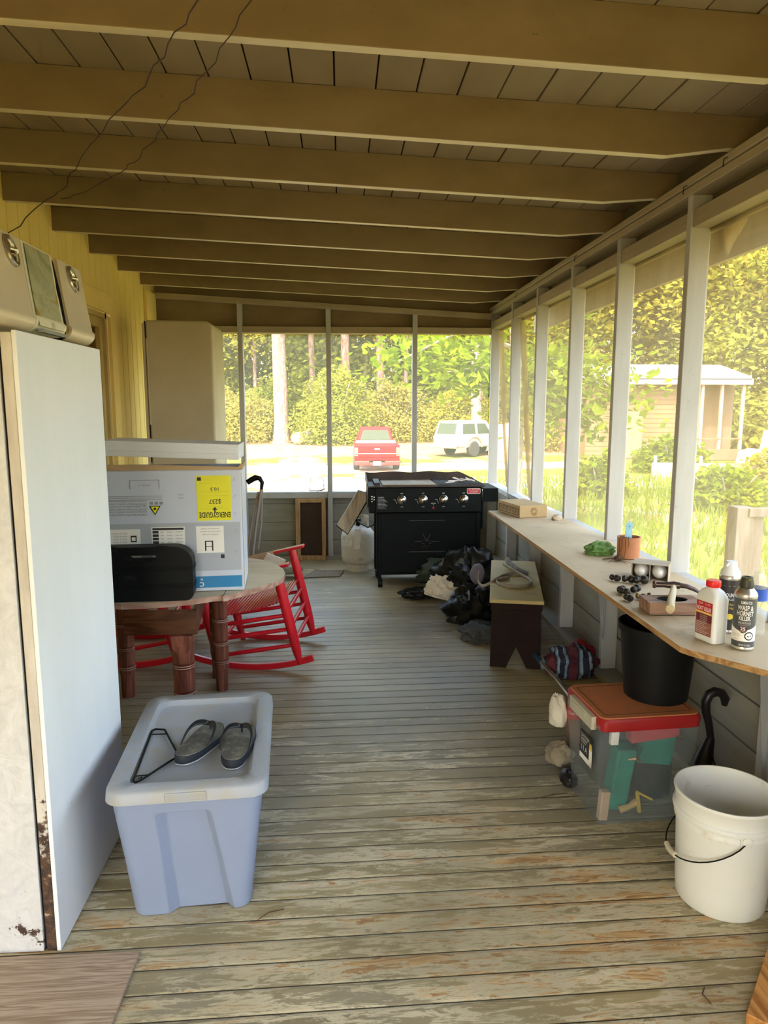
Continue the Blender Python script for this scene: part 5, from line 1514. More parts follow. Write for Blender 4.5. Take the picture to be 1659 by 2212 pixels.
# side shelf board hanging at the griddle's left
sb = thing('side_shelf_board', 'pale wood topped side shelf hanging folded at the left of the griddle', 'shelf', (0.105, 6.33, 0.60))
th_ = rad(31)
ex = Vector((math.cos(rad(-24)), 0, math.sin(rad(-24)))) 
mb = MB(); mb.add([(-0.147, 0, -0.108), (-0.051, 0, -0.19), (0.150, 0, 0.163), (0.046, 0, 0.202), (-0.147, 0.02, -0.108), (-0.051, 0.02, -0.19), (0.150, 0.02, 0.163), (0.046, 0.02, 0.202)],
      [(0, 1, 2, 3), (7, 6, 5, 4), (0, 4, 5, 1), (1, 5, 6, 2), (2, 6, 7, 3), (3, 7, 4, 0)])
mb.build('board', wood('pale_shelf_board', (0.36, 0.29, 0.22), (0.62, 0.55, 0.45), 'Z', 0.6, 5, 7), sb, bevel=0.002)
mb = MB(); mb.add([(-0.152, 0.0205, -0.118), (-0.050, 0.0205, -0.203), (0.165, 0.0205, 0.158), (0.046, 0.0205, 0.206), (-0.152, 0.05, -0.118), (-0.050, 0.05, -0.203), (0.165, 0.05, 0.158), (0.046, 0.05, 0.206)],
      [(0, 1, 2, 3), (7, 6, 5, 4), (0, 4, 5, 1), (1, 5, 6, 2), (2, 6, 7, 3), (3, 7, 4, 0)])
mb.build('bracket', M_black, sb)

# wire square on the sill, folded frame and strap bundle, floor mat
mb = MB()
sq = [(-0.315, 0.700), (-0.308, 0.830), (-0.18, 0.832), (-0.172, 0.715), (-0.19, 0.703), (-0.315, 0.703)]
mb.tube([(x, YB + 0.02 + 0.01 * math.sin(i * 2), z + 0.002) for i, (x, z) in enumerate(sq)], 0.004, 6)
mb.tube([(-0.24, YB + 0.0, 0.702), (-0.20, YB + 0.03, 0.712), (-0.18, YB + 0.0, 0.722)], 0.004, 6)
tag(mb.build('wire_stand', pm('brown_rusty_wire', (0.20, 0.11, 0.04), 0.7), smooth=True), 'small square rusty wire frame standing on the end wall sill', 'wire frame')
fc = thing('folded_frame', 'folded grey metal frame with a black curved grip between the carton and the end wall', 'folding frame', (-0.62, 5.2, 0.0))
mb = MB()
mb.tube([(-0.05, 0, 0.03), (-0.045, 0, 0.40), (0.0, 0, 0.72), (0.035, 0, 0.92), (0.045, 0, 1.0)], 0.010, 8); mb.tube([(-0.10, 0.02, 0.03), (-0.08, 0.02, 0.45), (-0.03, 0.02, 0.75), (0.02, 0.02, 0.93)], 0.010, 8)
mb.tube([(0.0, 0.03, 0.50), (0.03, 0.02, 0.70), (0.045, 0.0, 0.96)], 0.009, 8)
mb.build('tube', pm('brushed_grey_tube', (0.42, 0.41, 0.40), 0.35, 0.1, metal=0.6), fc, smooth=True)
mb = MB(); mb.tube([(-0.06, 0, 1.00), (-0.03, 0, 1.02), (0.0, 0, 1.035), (0.03, 0, 1.03), (0.047, 0, 1.0), (0.04, 0, 0.95)], [0.020, 0.022, 0.022, 0.018, 0.015, 0.012], 10); mb.build('grip', M_bplastic, fc, smooth=True)
mb = MB(); mb.blob((0, 0, 0), (0.14, 0.09, 0.055), 0.2, 2, 4); o = mb.build('green_can', pm('dull_green_lump', (0.20, 0.20, 0.12), 0.5), None, smooth=True); o.location = (-0.50, 6.4, 0.075); tag(o, 'dull green bundle on the floor behind the rocking chair', 'bundle')
mb = MB(); mb.prism([(-0.36, 6.35), (-0.02, 6.38), (0.02, 6.62), (-0.26, 6.66)], 0.001, 0.012, 'xy'); tag(mb.build('floor_mat', pm('dusty_brown_mat', (0.20, 0.16, 0.11), 0.95, 0.2, 30, bmp=0.4, bscale=90), bevel=0.003), 'small dusty brown mat on the floor left of the propane tank', 'mat')

# dark clutter before the griddle
M_bag = pm('black_bin_liner', (0.006, 0.007, 0.007), 0.42, 0.3, spec=0.3)
M_dg = pm('dark_green_cloth', (0.030, 0.045, 0.036), 0.7, 0.3)
M_gc = pm('charcoal_cloth', (0.055, 0.055, 0.052), 0.85, 0.3)
for (c, r, a, fr, sd, m, nm, lb, ct) in (
    ((0.99, 5.50, 0.17), (0.22, 0.24, 0.22), 0.5, 1.8, 1, M_bag, 'bin_liner', 'black plastic bag heaped on the floor behind the white cloth', 'bag'),
    ((0.92, 4.98, 0.08), (0.15, 0.15, 0.15), 0.5, 2.2, 7, M_bag, 'bin_liner', 'flat black plastic bag on the floor left of the bench', 'bag'),
    ((0.92, 5.88, 0.13), (0.26, 0.10, 0.14), 0.35, 2.0, 3, M_dg, 'green_bag', 'dark green bag right against the front of the griddle', 'bag'),
    ((0.62, 5.62, 0.035), (0.14, 0.07, 0.050), 0.4, 2.4, 5, M_bag, 'plastic_wrap', 'crumpled black plastic left of the white cloth', 'plastic'),
    ((0.93, 4.62, 0.03), (0.13, 0.16, 0.055), 0.4, 2.2, 9, M_gc, 'charcoal_cloth', 'charcoal cloth on the floor against the bench', 'cloth'),
    ((1.15, 5.45, 0.07), (0.16, 0.3, 0.12), 0.4, 2.2, 12, M_gc, 'dark_sack', 'dark sack lying beyond the bench under the shelf', 'sack')):
    mb = MB(); mb.blob((0, 0, 0), r, a, fr, sd, 40, 24)
    o = mb.build(nm, m, None, smooth=True); o.location = (c[0], c[1], max(c[2], r[2] * 0.55 * 0.99)); tag(o, lb, ct)
mb = MB(); mb.blob((0, 0, 0), (0.135, 0.085, 0.11), 0.36, 2.4, 31, 56, 36)
o = mb.build('white_cloth', pm('off_white_cloth', (0.74, 0.69, 0.58), 0.85, 0.1, bmp=0.3, bscale=90), None, smooth=True); o.location = (0.79, 5.33, 0.13); o.rotation_euler = (rad(-10), rad(15), 0); tag(o, 'crumpled off-white cloth bundle on the dark bags before the griddle', 'cloth')
gp = thing('work_cap', 'grey purple cap hanging past the left end of the bench', 'cap', (0.985, 5.02, 0.34))
mb = MB(); mb.blob((0, 0, 0), (0.055, 0.07, 0.075), 0.1, 1.5, 3, 24, 16, False); mb.build('crown', pm('grey_purple_cloth', (0.16, 0.14, 0.18), 0.8), gp, smooth=True)

# ================================================================ bench
bn = thing('wooden_bench', 'small dark bench with notched ends and a pale top on the floor beside the shelf', 'bench', (1.022, 4.005, 0), -12.5)
M_btop = pm('pale_tan_bench_top', (0.50, 0.40, 0.175), 0.6, 0.12, 4, dirt=(0.36, 0.28, 0.12), dirt_amt=0.3)
M_bend = pm('dark_brown_bench_paint', (0.014, 0.005, 0.004), 0.6, 0.3, spec=0.15)
mb = MB(); mb.prism([(-0.158, 0.0), (0.158, 0.0), (0.158, 1.10), (-0.158, 1.10)], 0.400, 0.422, 'xy'); mb.build('bench_top', M_btop, bn, bevel=0.003)
for y in (0.02, 1.03):
    dx = -1.017
    mb = MB(); mb.prism([(0.868 + dx, 0.001), (0.964 + dx, 0.001), (1.020 + dx, 0.130), (1.084 + dx, 0.001), (1.166 + dx, 0.001), (1.160 + dx, 0.398), (0.872 + dx, 0.398)], y, y + 0.022, 'xz'); mb.build('end_board', M_bend, bn, bevel=0.002)
mb = MB(); mb.box(-0.150, 0.150, 0.002, 0.0195, 0.362, 0.399); mb.box(-0.148, -0.133, 0.043, 1.029, 0.34, 0.399); mb.box(0.133, 0.148, 0.043, 1.029, 0.34, 0.399); mb.build('apron', M_bend, bn, bevel=0.002)
# leather belt coiled on the bench
bl = thing('leather_belt', 'pale grey leather belt loosely coiled on the bench top', 'belt', (0, 0, 0.4225))
M_lea = pm('pale_worn_leather', (0.26, 0.23, 0.19), 0.55, 0.2, 20)
def strap(pts, w, par, m=M_lea, name='strap', sm=4):
    P = [Vector(p) for p in pts]
    Q = []
    for i in range(len(P) - 1):
        p0, p1, p2, p3 = P[max(i - 1, 0)], P[i], P[i + 1], P[min(i + 2, len(P) - 1)]
        for t in range(sm):
            u = t / sm
            Q.append(0.5 * ((2 * p1) + (-p0 + p2) * u + (2 * p0 - 5 * p1 + 4 * p2 - p3) * u * u + (-p0 + 3 * p1 - 3 * p2 + p3) * u ** 3))
    Q.append(P[-1])
    mb = MB(); vs = []; fs = []
    for q in Q: vs += [tuple(q), (q.x, q.y, q.z + w)]
    for i in range(len(Q) - 1): fs.append((2 * i, 2 * i + 2, 2 * i + 3, 2 * i + 1))
    mb.add(vs, fs)
    return mb.build(name, m, par, solid=0.004, smooth=True)
strap([(0.935, 4.72, -0.01), (0.912, 4.62, -0.045), (0.915, 4.50, -0.05), (0.95, 4.44, -0.018), (1.0, 4.47, 0.001), (1.08, 4.58, 0.001), (1.16, 4.62, 0.001), (1.23, 4.60, 0.001)], 0.022, bl)
strap([(1.12, 4.80, 0.030), (1.14, 4.66, 0.030), (1.19, 4.52, 0.012), (1.215, 4.40, 0.001), (1.17, 4.31, 0.001), (1.08, 4.28, 0.001), (1.01, 4.32, 0.001), (0.99, 4.40, 0.001), (1.02, 4.48, 0.001), (1.10, 4.52, 0.001)], 0.022, bl)
mb = MB(); mb.obox((1.19, 4.74, 0.030), (0.05, 0.20, 0.008), (10, 12, 15)); mb.obox((1.22, 4.66, 0.022), (0.09, 0.06, 0.006), (4, 20, -20)); mb.obox((1.17, 4.86, 0.045), (0.028, 0.07, 0.03), (20, 10, 10)); mb.build('sheath', M_lea, bl, bevel=0.002)

# ================================================================ long shelf on the right
M_shelf = pm('dusty_plywood_shelf_top', (0.52, 0.41, 0.265), 0.55, 0.10, 3, dirt=(0.38, 0.27, 0.15), dirt_amt=0.35, bmp=0.1)
M_sedge = wood('plywood_edge', (0.26, 0.13, 0.05), (0.50, 0.31, 0.14), 'Y', 0.6, 5, 20)
SZ = 0.800
shf = thing('long_shelf', 'long plywood shelf running under the side screens, its near corner cut off', 'shelf', (0, 0, 0))
poly = [(1.062, 5.06), (1.062, 2.10), (1.078, 2.065), (1.215, 1.885), (1.44, 1.62), (XR + 0.02, 1.60), (XR + 0.02, 5.06)]
n = len(poly)
mb = MB(); mb.mat(0).add([(p[0], p[1], SZ) for p in poly], [tuple(range(n))]); mb.mat(1).add([(p[0], p[1], SZ - 0.019) for p in poly] + [(p[0], p[1], SZ) for p in poly], [tuple(range(n))[::-1]] + [(i, (i + 1) % n, n + (i + 1) % n, n + i) for i in range(n)])
mb.build('board', [M_shelf, M_sedge], shf)
# shelf edge board notched between the posts
mb = MB()
for a, b in zip(srt[:-1], srt[1:]):
    if b > 1.6 and a < 5.1: mb.box(XR + 0.022, XR + 0.078, max(a, 1.6), min(b - 0.04, 5.06), 0.777, SZ - 0.002)
mb.build('back_strip', M_post, shf)
M_brk = pm('grey_painted_steel', (0.30, 0.32, 0.35), 0.45, 0.08)
for y, lab in ((2.30, 0), (3.09, 1), (3.88, 2)):
    mb = MB()
    mb.prism([(XR - 0.004, 0.24), (XR - 0.020, 0.25), (XR - 0.10, 0.62), (XR - 0.22, 0.776), (XR - 0.004, 0.779)], y - 0.030, y - 0.027, 'xz') if False else mb.prism([(XR - 0.003, 0.24), (XR - 0.014, 0.25), (XR - 0.055, 0.70), (XR - 0.30, 0.768), (XR - 0.30, 0.780), (XR - 0.003, 0.780)], y - 0.022, y - 0.018, 'xz')
    mb.box(XR - 0.006, XR - 0.001, y - 0.036, y - 0.006, 0.23, 0.78); mb.box(XR - 0.30, XR, y - 0.036, y - 0.006, 0.776, 0.7805)
    mb.build('bracket', M_brk, shf, bevel=0.001)

# cardboard box at the far end of the shelf
kb = thing('cardboard_box', 'flat brown cardboard box with stamped writing at the far end of the shelf', 'box', (1.200, 4.69, SZ + 0.001), 12)
M_kb = pm('brown_cardboard', (0.46, 0.33, 0.17), 0.75, 0.08, 6, dirt=(0.36, 0.24, 0.11), dirt_amt=0.3)
mb = MB(); mb.box(0, 0.205, 0, 0.35, 0, 0.083); mb.build('carton_body', M_kb, kb, bevel=0.004)
multi_letters([("WORLD'S BEST CAT COLLAR", 0.040, lambda a, b: (-0.0022, 0.175 - a, 0.040 + b), dict(width=0.26))], M_ink, kb, 'stamped_lettering')
mb = MB()
o_ = [(0.02, 0.014), (0.33, 0.014), (0.33, 0.062), (0.02, 0.062)]; i_ = [(0.024, 0.017), (0.326, 0.017), (0.326, 0.059), (0.024, 0.059)]
mb.frame(o_, i_, -0.0022, 0.0, 'yz'); mb.build('stamped_border', M_ink, kb)
mb = MB()
for k in range(12):
    a = k * 0.5236; mb.bar((0.105 + 0.012 * math.cos(a), -0.0015, 0.042 + 0.012 * math.sin(a)), (0.105 + 0.028 * math.cos(a), -0.0015, 0.042 + 0.028 * math.sin(a)), 0.003, 0.002)
mb.build('stamped_flower', pm('brown_stamp_ink', (0.22, 0.12, 0.05), 0.8), kb)
mb = MB(); mb.blob((0, 0, 0), (0.035, 0.025, 0.022), 0.4, 2, 3, 20, 12); o = mb.build('crumpled_paper', pm('pale_brown_paper', (0.5, 0.42, 0.32), 0.8), None, smooth=True); o.location = (1.43, 4.60, SZ + 0.013); tag(o, 'small crumpled paper beside the cardboard box on the shelf', 'paper')

# green cloth, clay pot with roots
mb = MB(); mb.blob((0, 0, 0), (0.068, 0.05, 0.040), 0.42, 2.4, 17, 56, 32)
o = mb.build('green_cloth', pm('green_fabric', (0.13, 0.26, 0.07), 0.6, 0.25, 12), None, smooth=True); o.location = (1.315, 3.50, SZ + 0.023); tag(o, 'crumpled green cloth on the shelf left of the clay pot', 'cloth')
cpot = thing('clay_pot', 'orange clay coloured pot with dry roots and a pale blue tag on the shelf', 'pot', (1.443, 3.42, SZ + 0.001)); 
cpot.location = (1.425, 3.405, SZ + 0.001)
M_clay = pm('terracotta', (0.52, 0.22, 0.11), 0.6, 0.06)
mb = MB(); mb.lathe([(0.044, 0.0), (0.053, 0.004), (0.055, 0.05), (0.056, 0.108), (0.052, 0.108), (0.050, 0.085), (0.0, 0.085)], 36, cap1=False); mb.build('pot_body', M_clay, cpot, smooth=True, angle=50)
mb = MB(); mb.lathe([(0.0, 0.088), (0.05, 0.088), (0.045, 0.094), (0.0, 0.10)], 20, cap0=False, cap1=False); mb.build('soil', M_dark, cpot)
M_root = pm('dark_root', (0.09, 0.05, 0.03), 0.8)
mb = MB()
for k, (a, L) in enumerate(((200, 0.10), (215, 0.07), (232, 0.095), (245, 0.05))):
    c, s_ = math.cos(rad(a)), math.sin(rad(a))
    mb.tube([(0.02 * c, 0.02 * s_, 0.10), (0.05 * c, 0.05 * s_, 0.113), (0.062 * c, 0.062 * s_, 0.10), (0.063 * c + 0.004, 0.063 * s_, 0.105 - L * 0.6), (0.062 * c - 0.003, 0.064 * s_, 0.108 - L)], [0.0022, 0.002, 0.0018, 0.0014, 0.001], 5)
mb.build('dry_root', M_root, cpot, smooth=True)
mb = MB(); mb.prism([(-0.016, 0.08), (0.018, 0.08), (0.020, 0.165), (0.015, 0.178), (0.004, 0.183), (-0.008, 0.178), (-0.013, 0.165)], 0.010, 0.0115, 'xz'); tg = mb.build('plant_tag', pm('pale_blue_tag', (0.35, 0.62, 0.80), 0.5), cpot)
letters('+', 0.04, lambda a, b: (0.004 + a, 0.0085, 0.155 + b), pm('blue_tag_print', (0.10, 0.42, 0.55), 0.5), tg, 'tag_mark')
mb = MB()
rn = random.Random(4)
mb.blob((0, 0, 0.012), (0.018, 0.018, 0.016), 0.4, 2, 2, 14, 9)
for k in range(9):
    a = rn.uniform(2.2, 5.2); mb.tube([(0, 0, 0.012), (0.035 * math.cos(a), 0.035 * math.sin(a), 0.010), (0.075 * math.cos(a + 0.3), 0.075 * math.sin(a + 0.3), 0.004)], [0.002, 0.0014, 0.0007], 4)
o = mb.build('root_clump', M_root, None, smooth=True); o.location = (1.345, 3.33, SZ + 0.002); tag(o, 'small dark clump of dry roots lying before the clay pot', 'roots')

# pack of light bulbs
lbx = thing('light_bulb_pack', 'open brown card pack with two white light bulbs on the shelf against the post', 'box', (1.262, 2.975, SZ + 0.001), -30)
M_pack = pm('aged_card_pack', (0.42, 0.35, 0.26), 0.7, 0.1)
mb = MB()
Wp, Dp, Hp = 0.152, 0.11, 0.072
mb.box(0, Wp, 0, Dp, 0, 0.002); mb.box(0, Wp, 0, Dp, Hp - 0.002, Hp); mb.box(0, 0.002, 0, Dp, 0.002, Hp - 0.002); mb.box(Wp - 0.002, Wp, 0, Dp, 0.002, Hp - 0.002); mb.box(Wp / 2 - 0.001, Wp / 2 + 0.001, 0, Dp, 0.002, Hp - 0.002); mb.box(0, Wp, Dp - 0.002, Dp, 0.002, Hp - 0.002)
mb.build('card_sleeve', M_pack, lbx)
M_bulb = pm('white_bulb_glass', (0.80, 0.80, 0.84), 0.25, 0.02, spec=0.6)
for i, x in enumerate((0.039, 0.113)):
    mb = MB(); mb.lathe([(0.002, -0.058), (0.012, -0.055), (0.022, -0.045), (0.030, -0.028), (0.0315, -0.015), (0.029, 0.0), (0.020, 0.02), (0.013, 0.035), (0.012, 0.045)], 24, (x, 0.060, 0.036), Matrix.Rotation(rad(-90), 3, 'X'))
    bb = mb.build('light_bulb', M_bulb, None, smooth=True)
    bb.parent = lbx
# dark sockets and fittings
M_fit = pm('dark_brown_fitting', (0.015, 0.010, 0.008), 0.38, 0.3, spec=0.4)
M_brass = pm('dull_brass', (0.26, 0.19, 0.10), 0.4, 0.2, metal=0.8)
def fitting(x, y, rz, s, label, m=M_fit, tilt=88):
    M = Euler((rad(tilt), 0, rad(rz))).to_matrix()
    mb = MB(); mb.lathe([(0.006, 0), (0.013, 0.004), (0.015, 0.014), (0.011, 0.020), (0.009, 0.026), (0.0155, 0.032), (0.017, 0.044), (0.012, 0.052), (0.004, 0.054)], 16, (0, 0, 0), M)
    for v in range(len(mb.v)): mb.v[v] = (mb.v[v][0] * s, mb.v[v][1] * s, mb.v[v][2] * s)
    o = mb.build('pipe_fitting', m, None, smooth=True); o.location = (x, y, SZ + 0.0175 * s)
    o['group'] = 'dark pipe fittings on the shelf'
    tag(o, label, 'fitting')
fitting(1.165, 2.96, 30, 0.9, 'dark round fitting nearest the shelf edge, left of the bulb pack')
fitting(1.200, 2.92, 60, 1.0, 'dark ribbed fitting in the row leading to the bulb pack')
fitting(1.235, 2.885, 75, 1.15, 'largest dark fitting touching the bulb pack')
fitting(1.12, 2.735, 20, 0.9, 'dark fitting farthest left of the cluster before the bulb pack')
fitting(1.145, 2.765, -40, 0.9, 'dark fitting at the back of the cluster before the bulb pack')
fitting(1.168, 2.73, 130, 0.95, 'dark fitting at the middle of the cluster before the bulb pack')
fitting(1.103, 2.645, 10, 0.85, 'single dark cap nearest the camera in the cluster before the bulb pack')
fitting(1.150, 2.655, 45, 0.8, 'brass coloured nut beside the single dark cap', M_brass)
fitting(1.175, 2.645, 100, 0.75, 'brass coloured fitting at the right of the cluster', M_brass)

# wood block with bowl hole, hammer
M_blk = wood('worn_red_brown_block', (0.17, 0.09, 0.06), (0.36, 0.22, 0.16), 'X', 0.55, 8, 9)
blk = thing('wooden_block', 'brown wooden block with a round hollow, under the hammer on the shelf', 'block', (1.108, 2.43, SZ + 0.001), -4)
mb = MB()
Wb, Db, Hb = 0.195, 0.115, 0.046
n = 24
cx0, cy0 = 0.102, 0.062
inn = [(cx0 + 0.056 * math.cos(2 * math.pi * k / n + math.pi / n * 0), cy0 + 0.040 * math.sin(2 * math.pi * k / n)) for k in range(n)]
out = []
for k in range(n):
    a = 2 * math.pi * k / n; dx, dy = math.cos(a), math.sin(a)
    t = min((Wb - cx0) / dx if dx > 1e-6 else 9, (-cx0) / dx if dx < -1e-6 else 9, (Db - cy0) / dy if dy > 1e-6 else 9, (-cy0) / dy if dy < -1e-6 else 9)
    out.append((cx0 + dx * t, cy0 + dy * t))
out2 = []
for p in out:
    q = p
    out2.append(q)
for (cxx, cyy) in ((0, 0), (Wb, 0), (Wb, Db), (0, Db)):
    k = min(range(n), key=lambda i: (out2[i][0] - cxx) ** 2 + (out2[i][1] - cyy) ** 2); out2[k] = (cxx, cyy)
mb.frame(out2, inn, 0.003, Hb, 'xy'); mb.add([(p[0], p[1], 0.003) for p in out2], [tuple(range(n))[::-1]])
mb.build('block_body', M_blk, blk)
mb = MB(); mb.lathe([(0.0545, 0.0), (0.048, -0.020), (0.02, -0.032), (0.0, -0.034)], n, (cx0, cy0, Hb - 0.002), Matrix.Diagonal(Vector((1, 0.72, 1))), cap0=False, cap1=False)
mb.build('hollow', M_black, blk, smooth=True)
hm = thing('hammer', 'claw hammer with a pale wooden handle lying across the wooden block', 'hammer', (1.222, 2.496, SZ + 0.052), -27)
mb = MB(); mb.tube([(0.0, 0.075, 0.019), (0.0, 0.02, 0.017), (-0.002, -0.05, 0.013), (-0.003, -0.12, 0.008), (-0.003, -0.185, 0.004), (-0.003, -0.195, 0.003)], [0.0125, 0.0135, 0.0160, 0.0170, 0.0185, 0.0165], 18, sx=0.82)
mb.build('handle', wood('pale_hammer_handle', (0.42, 0.33, 0.20), (0.66, 0.56, 0.37), 'Y', 0.5, 4, 9), hm, smooth=True, angle=60)
M_steel = pm('dark_forged_steel', (0.10, 0.07, 0.065), 0.35, 0.3, metal=0.7)
mb = MB()
mb.tube([(-0.075, 0.075, 0.022), (-0.066, 0.075, 0.022), (-0.062, 0.075, 0.022), (-0.035, 0.075, 0.024), (0.0, 0.075, 0.026), (0.022, 0.075, 0.026)], [0.0135, 0.0155, 0.011, 0.0105, 0.015, 0.013], 12)
for s in (-1, 1): mb.tube([(0.018, 0.075, 0.027), (0.045, 0.075 + s * 0.006, 0.026), (0.072, 0.075 + s * 0.010, 0.017), (0.092, 0.075 + s * 0.012, 0.006)], [0.010, 0.008, 0.006, 0.003], 8)
mb.build('head', M_steel, hm, smooth=True)

# ant killer jug
jug = thing('poison_bottle', 'white plastic bottle with a red cap and maroon killer label on the shelf corner', 'bottle', (1.184, 2.150, SZ + 0.001), -74)
M_jug = pm('white_jug_plastic', (0.74, 0.77, 0.80), 0.35, 0.02)
mb = MB()
def JL(x, y, r, z, ox=0.0): return [(p[0] + ox, p[1], z) for p in rrect(-x, x, -y, y, r, 4)]
loft(mb, [JL(0.040, 0.026, 0.012, 0.0), JL(0.044, 0.030, 0.014, 0.004), JL(0.044, 0.030, 0.014, 0.140), JL(0.043, 0.029, 0.014, 0.148), JL(0.034, 0.023, 0.016, 0.166), JL(0.020, 0.019, 0.017, 0.174), JL(0.0175, 0.0175, 0.0165, 0.178)])
jb = mb.build('jug_body', M_jug, jug, smooth=True, angle=45)
M_cap = pm('red_plastic_cap', (0.75, 0.02, 0.02), 0.35, 0.04)
mb = MB(); mb.lathe([(0.0215, 0.179), (0.0225, 0.181), (0.0225, 0.196), (0.0205, 0.200), (0.0, 0.2005)], 36, cap1=False); mb.build('cap', M_cap, jug, smooth=True, angle=50)
M_mar = pm('maroon_label', (0.16, 0.02, 0.03), 0.45, 0.1)
def lpatch(x0, x1, z0, z1, m, nm, off, par): 
    mb = MB(); mb.box(x0, x1, -0.030 - off, -0.030 - off + 0.0004, z0, z1); return mb.build(nm, m, par)
lbm = lpatch(-0.033, 0.033, 0.022, 0.132, M_mar, 'label', 0.0006, jb)
lpatch(-0.033, 0.033, 0.098, 0.132, pm('label_red', (0.55, 0.02, 0.03), 0.45), 'label_field', 0.0011, lbm)
lpatch(-0.033, 0.033, 0.092, 0.0985, pm('label_yellow', (0.75, 0.55, 0.05), 0.45), 'label_field', 0.0014, lbm)
lpatch(-0.033, 0.033, 0.024, 0.066, pm('label_brown', (0.30, 0.12, 0.10), 0.45), 'label_field', 0.0011, lbm)
rows = [('ROOT KILLER', 0.018, lambda a, b: (a, -0.0318, 0.108 + b), dict(width=0.058, bold=0.02)), ('ZEP   S-77', 0.009, lambda a, b: (a, -0.0318, 0.124 + b), dict(width=0.05)),
        ('CONCENTRATED', 0.006, lambda a, b: (a, -0.0322, 0.0955 + b), dict(width=0.055))]
for i in range(11): rows.append(('READ ALL DIRECTIONS', 0.004, (lambda i: lambda a, b: (-0.014 + a if i < 4 else -0.028 + a, -0.0320, 0.086 - 0.0058 * i + b))(i), dict(align='LEFT', width=0.03 if i < 4 else 0.052 - 0.01 * (i % 3))))
multi_letters(rows, M_wprint, lbm, 'label_lettering')

# spray cans
def spray_can(loc, rz, label, dark, cap, wide=0.0335, h=0.195, kind='wasp'):
    t = thing('spray_can', label, 'spray can', loc, rz)
    r = wide
    mb = MB(); mb.lathe([(r * 0.93, 0.0), (r, 0.003), (r, 0.007), (r * 0.965, 0.010), (r * 0.965, h - 0.03), (r * 1.0, h - 0.027), (r * 1.0, h - 0.022), (r * 0.9, h - 0.014), (r * 0.62, h - 0.002), (r * 0.55, h)], 40)
    body = mb.build('can_body', M_canmet, t, smooth=True, angle=50)
    rb = r * 0.972
    def sleeve(z0, z1, m, nm, off=0.0, a0=0, a1=360, par=None, n=40):
        mb = MB(); mb.grid(n, 1, lambda u, v: ((rb + off) * math.cos(rad(a0 + (a1 - a0) * u)), (rb + off) * math.sin(rad(a0 + (a1 - a0) * u)), z0 + (z1 - z0) * v))
        return mb.build(nm, m, par or body, smooth=True)
    def cyl(ac, zc, off=0.0006):
        return lambda a, b: ((rb + off) * math.cos(rad(ac) + a / rb), (rb + off) * math.sin(rad(ac) + a / rb), zc + b)
    return t, body, sleeve, cyl, rb
M_canmet = pm('can_metal', (0.62, 0.60, 0.56), 0.3, 0.05, metal=0.9)
M_char = pm('charcoal_label', (0.075, 0.080, 0.088), 0.4, 0.1, scale=6)
t, body, sleeve, cyl, rb = spray_can((1.249, 2.075, SZ + 0.001), 0, 'dark wasp and hornet killer spray can at the shelf end, nearest the camera', None, None)
sleeve(0.011, 0.164, M_char, 'label')
def wave(a): return 0.062 + 0.010 * math.sin(rad(a) * 2.2 + 0.9)
FA = -118
mb = MB(); N_ = 40
mb.grid(N_, 1, lambda u, v: ((rb + 0.0005) * math.cos(rad(FA - 90 + 180 * u)), (rb + 0.0005) * math.sin(rad(FA - 90 + 180 * u)), (0.030 if v == 0 else 0.060 + 0.020 * abs(u - 0.42) * 2)))
ws = mb.build('white_sweep', M_wprint, body, smooth=True)
multi_letters([('WASP &', 0.021, cyl(FA, 0.135), dict(width=0.046, bold=0.02)), ('HORNET', 0.021, cyl(FA, 0.1175), dict(width=0.049, bold=0.02)), ('KILLER.', 0.018, cyl(FA, 0.1020), dict(width=0.034, bold=0.02)), ('ELIMINATOR', 0.013, cyl(FA + 4, 0.152), dict(width=0.032, bold=0.01)),
               ('Kills On Contact', 0.007, cyl(FA, 0.088), dict(width=0.036)), ('____________', 0.006, cyl(FA, 0.094), dict(width=0.036)), ('____________', 0.006, cyl(FA, 0.084), dict(width=0.034)), ('NET WT 15 OZ (425 g)', 0.008, cyl(FA + 8, 0.018), dict(width=0.034))], M_wprint, body, 'label_lettering')
def disc(ac, zc, r, off, m, nm, par, squash=1.0):
    mb = MB(); f = cyl(ac, zc, off); vs = [f(0, 0)] + [f(r * math.cos(k * math.pi / 12), r * math.sin(k * math.pi / 12)) for k in range(24)]
    mb.add(vs, [(0, 1 + k, 1 + (k + 1) % 24) for k in range(24)]); return mb.build(nm, m, par)
db = disc(FA - 6, 0.068, 0.0115, 0.0009, M_ink, 'dark_badge', body)
multi_letters([('25', 0.015, cyl(FA - 6, 0.070, 0.0013), dict(bold=0.02)), ('FT SPRAY', 0.005, cyl(FA - 6, 0.061, 0.0013), dict(width=0.015))], M_wprint, db, 'badge_lettering')
multi_letters([('UP TO', 0.006, cyl(FA - 6, 0.077, 0.0013), {}), ('REACH', 0.006, cyl(FA - 6, 0.0655, 0.0013), {})], pm('label_red', (0.55, 0.02, 0.03)), db, 'red_lettering')
dd = disc(FA + 26, 0.048, 0.0135, 0.0010, M_ink, 'round_emblem', body); d2 = disc(FA + 26, 0.048, 0.0100, 0.0014, M_wprint, 'emblem_field', dd)
mb = MB(); f = cyl(FA + 26, 0.048, 0.0018); mb.add([f(-0.007, 0.003), f(-0.001, -0.001), f(-0.004, -0.003), f(0.007, 0.004), f(0.001, -0.001), f(0.004, -0.002), f(-0.0008, 0.0), f(0.0008, 0.0), f(-0.003, -0.007)], [(0, 2, 1), (3, 4, 5), (6, 8, 7)]); mb.build('leaf_mark', M_ink, dd)
multi_letters([('Destruye', 0.006, cyl(FA - 38, 0.052, 0.0010), {}), ('nidos de', 0.006, cyl(FA - 38, 0.046, 0.0010), {}), ('avispas', 0.006, cyl(FA - 38, 0.036, 0.0010), {})], M_inkgrey, body, 'small_lettering')
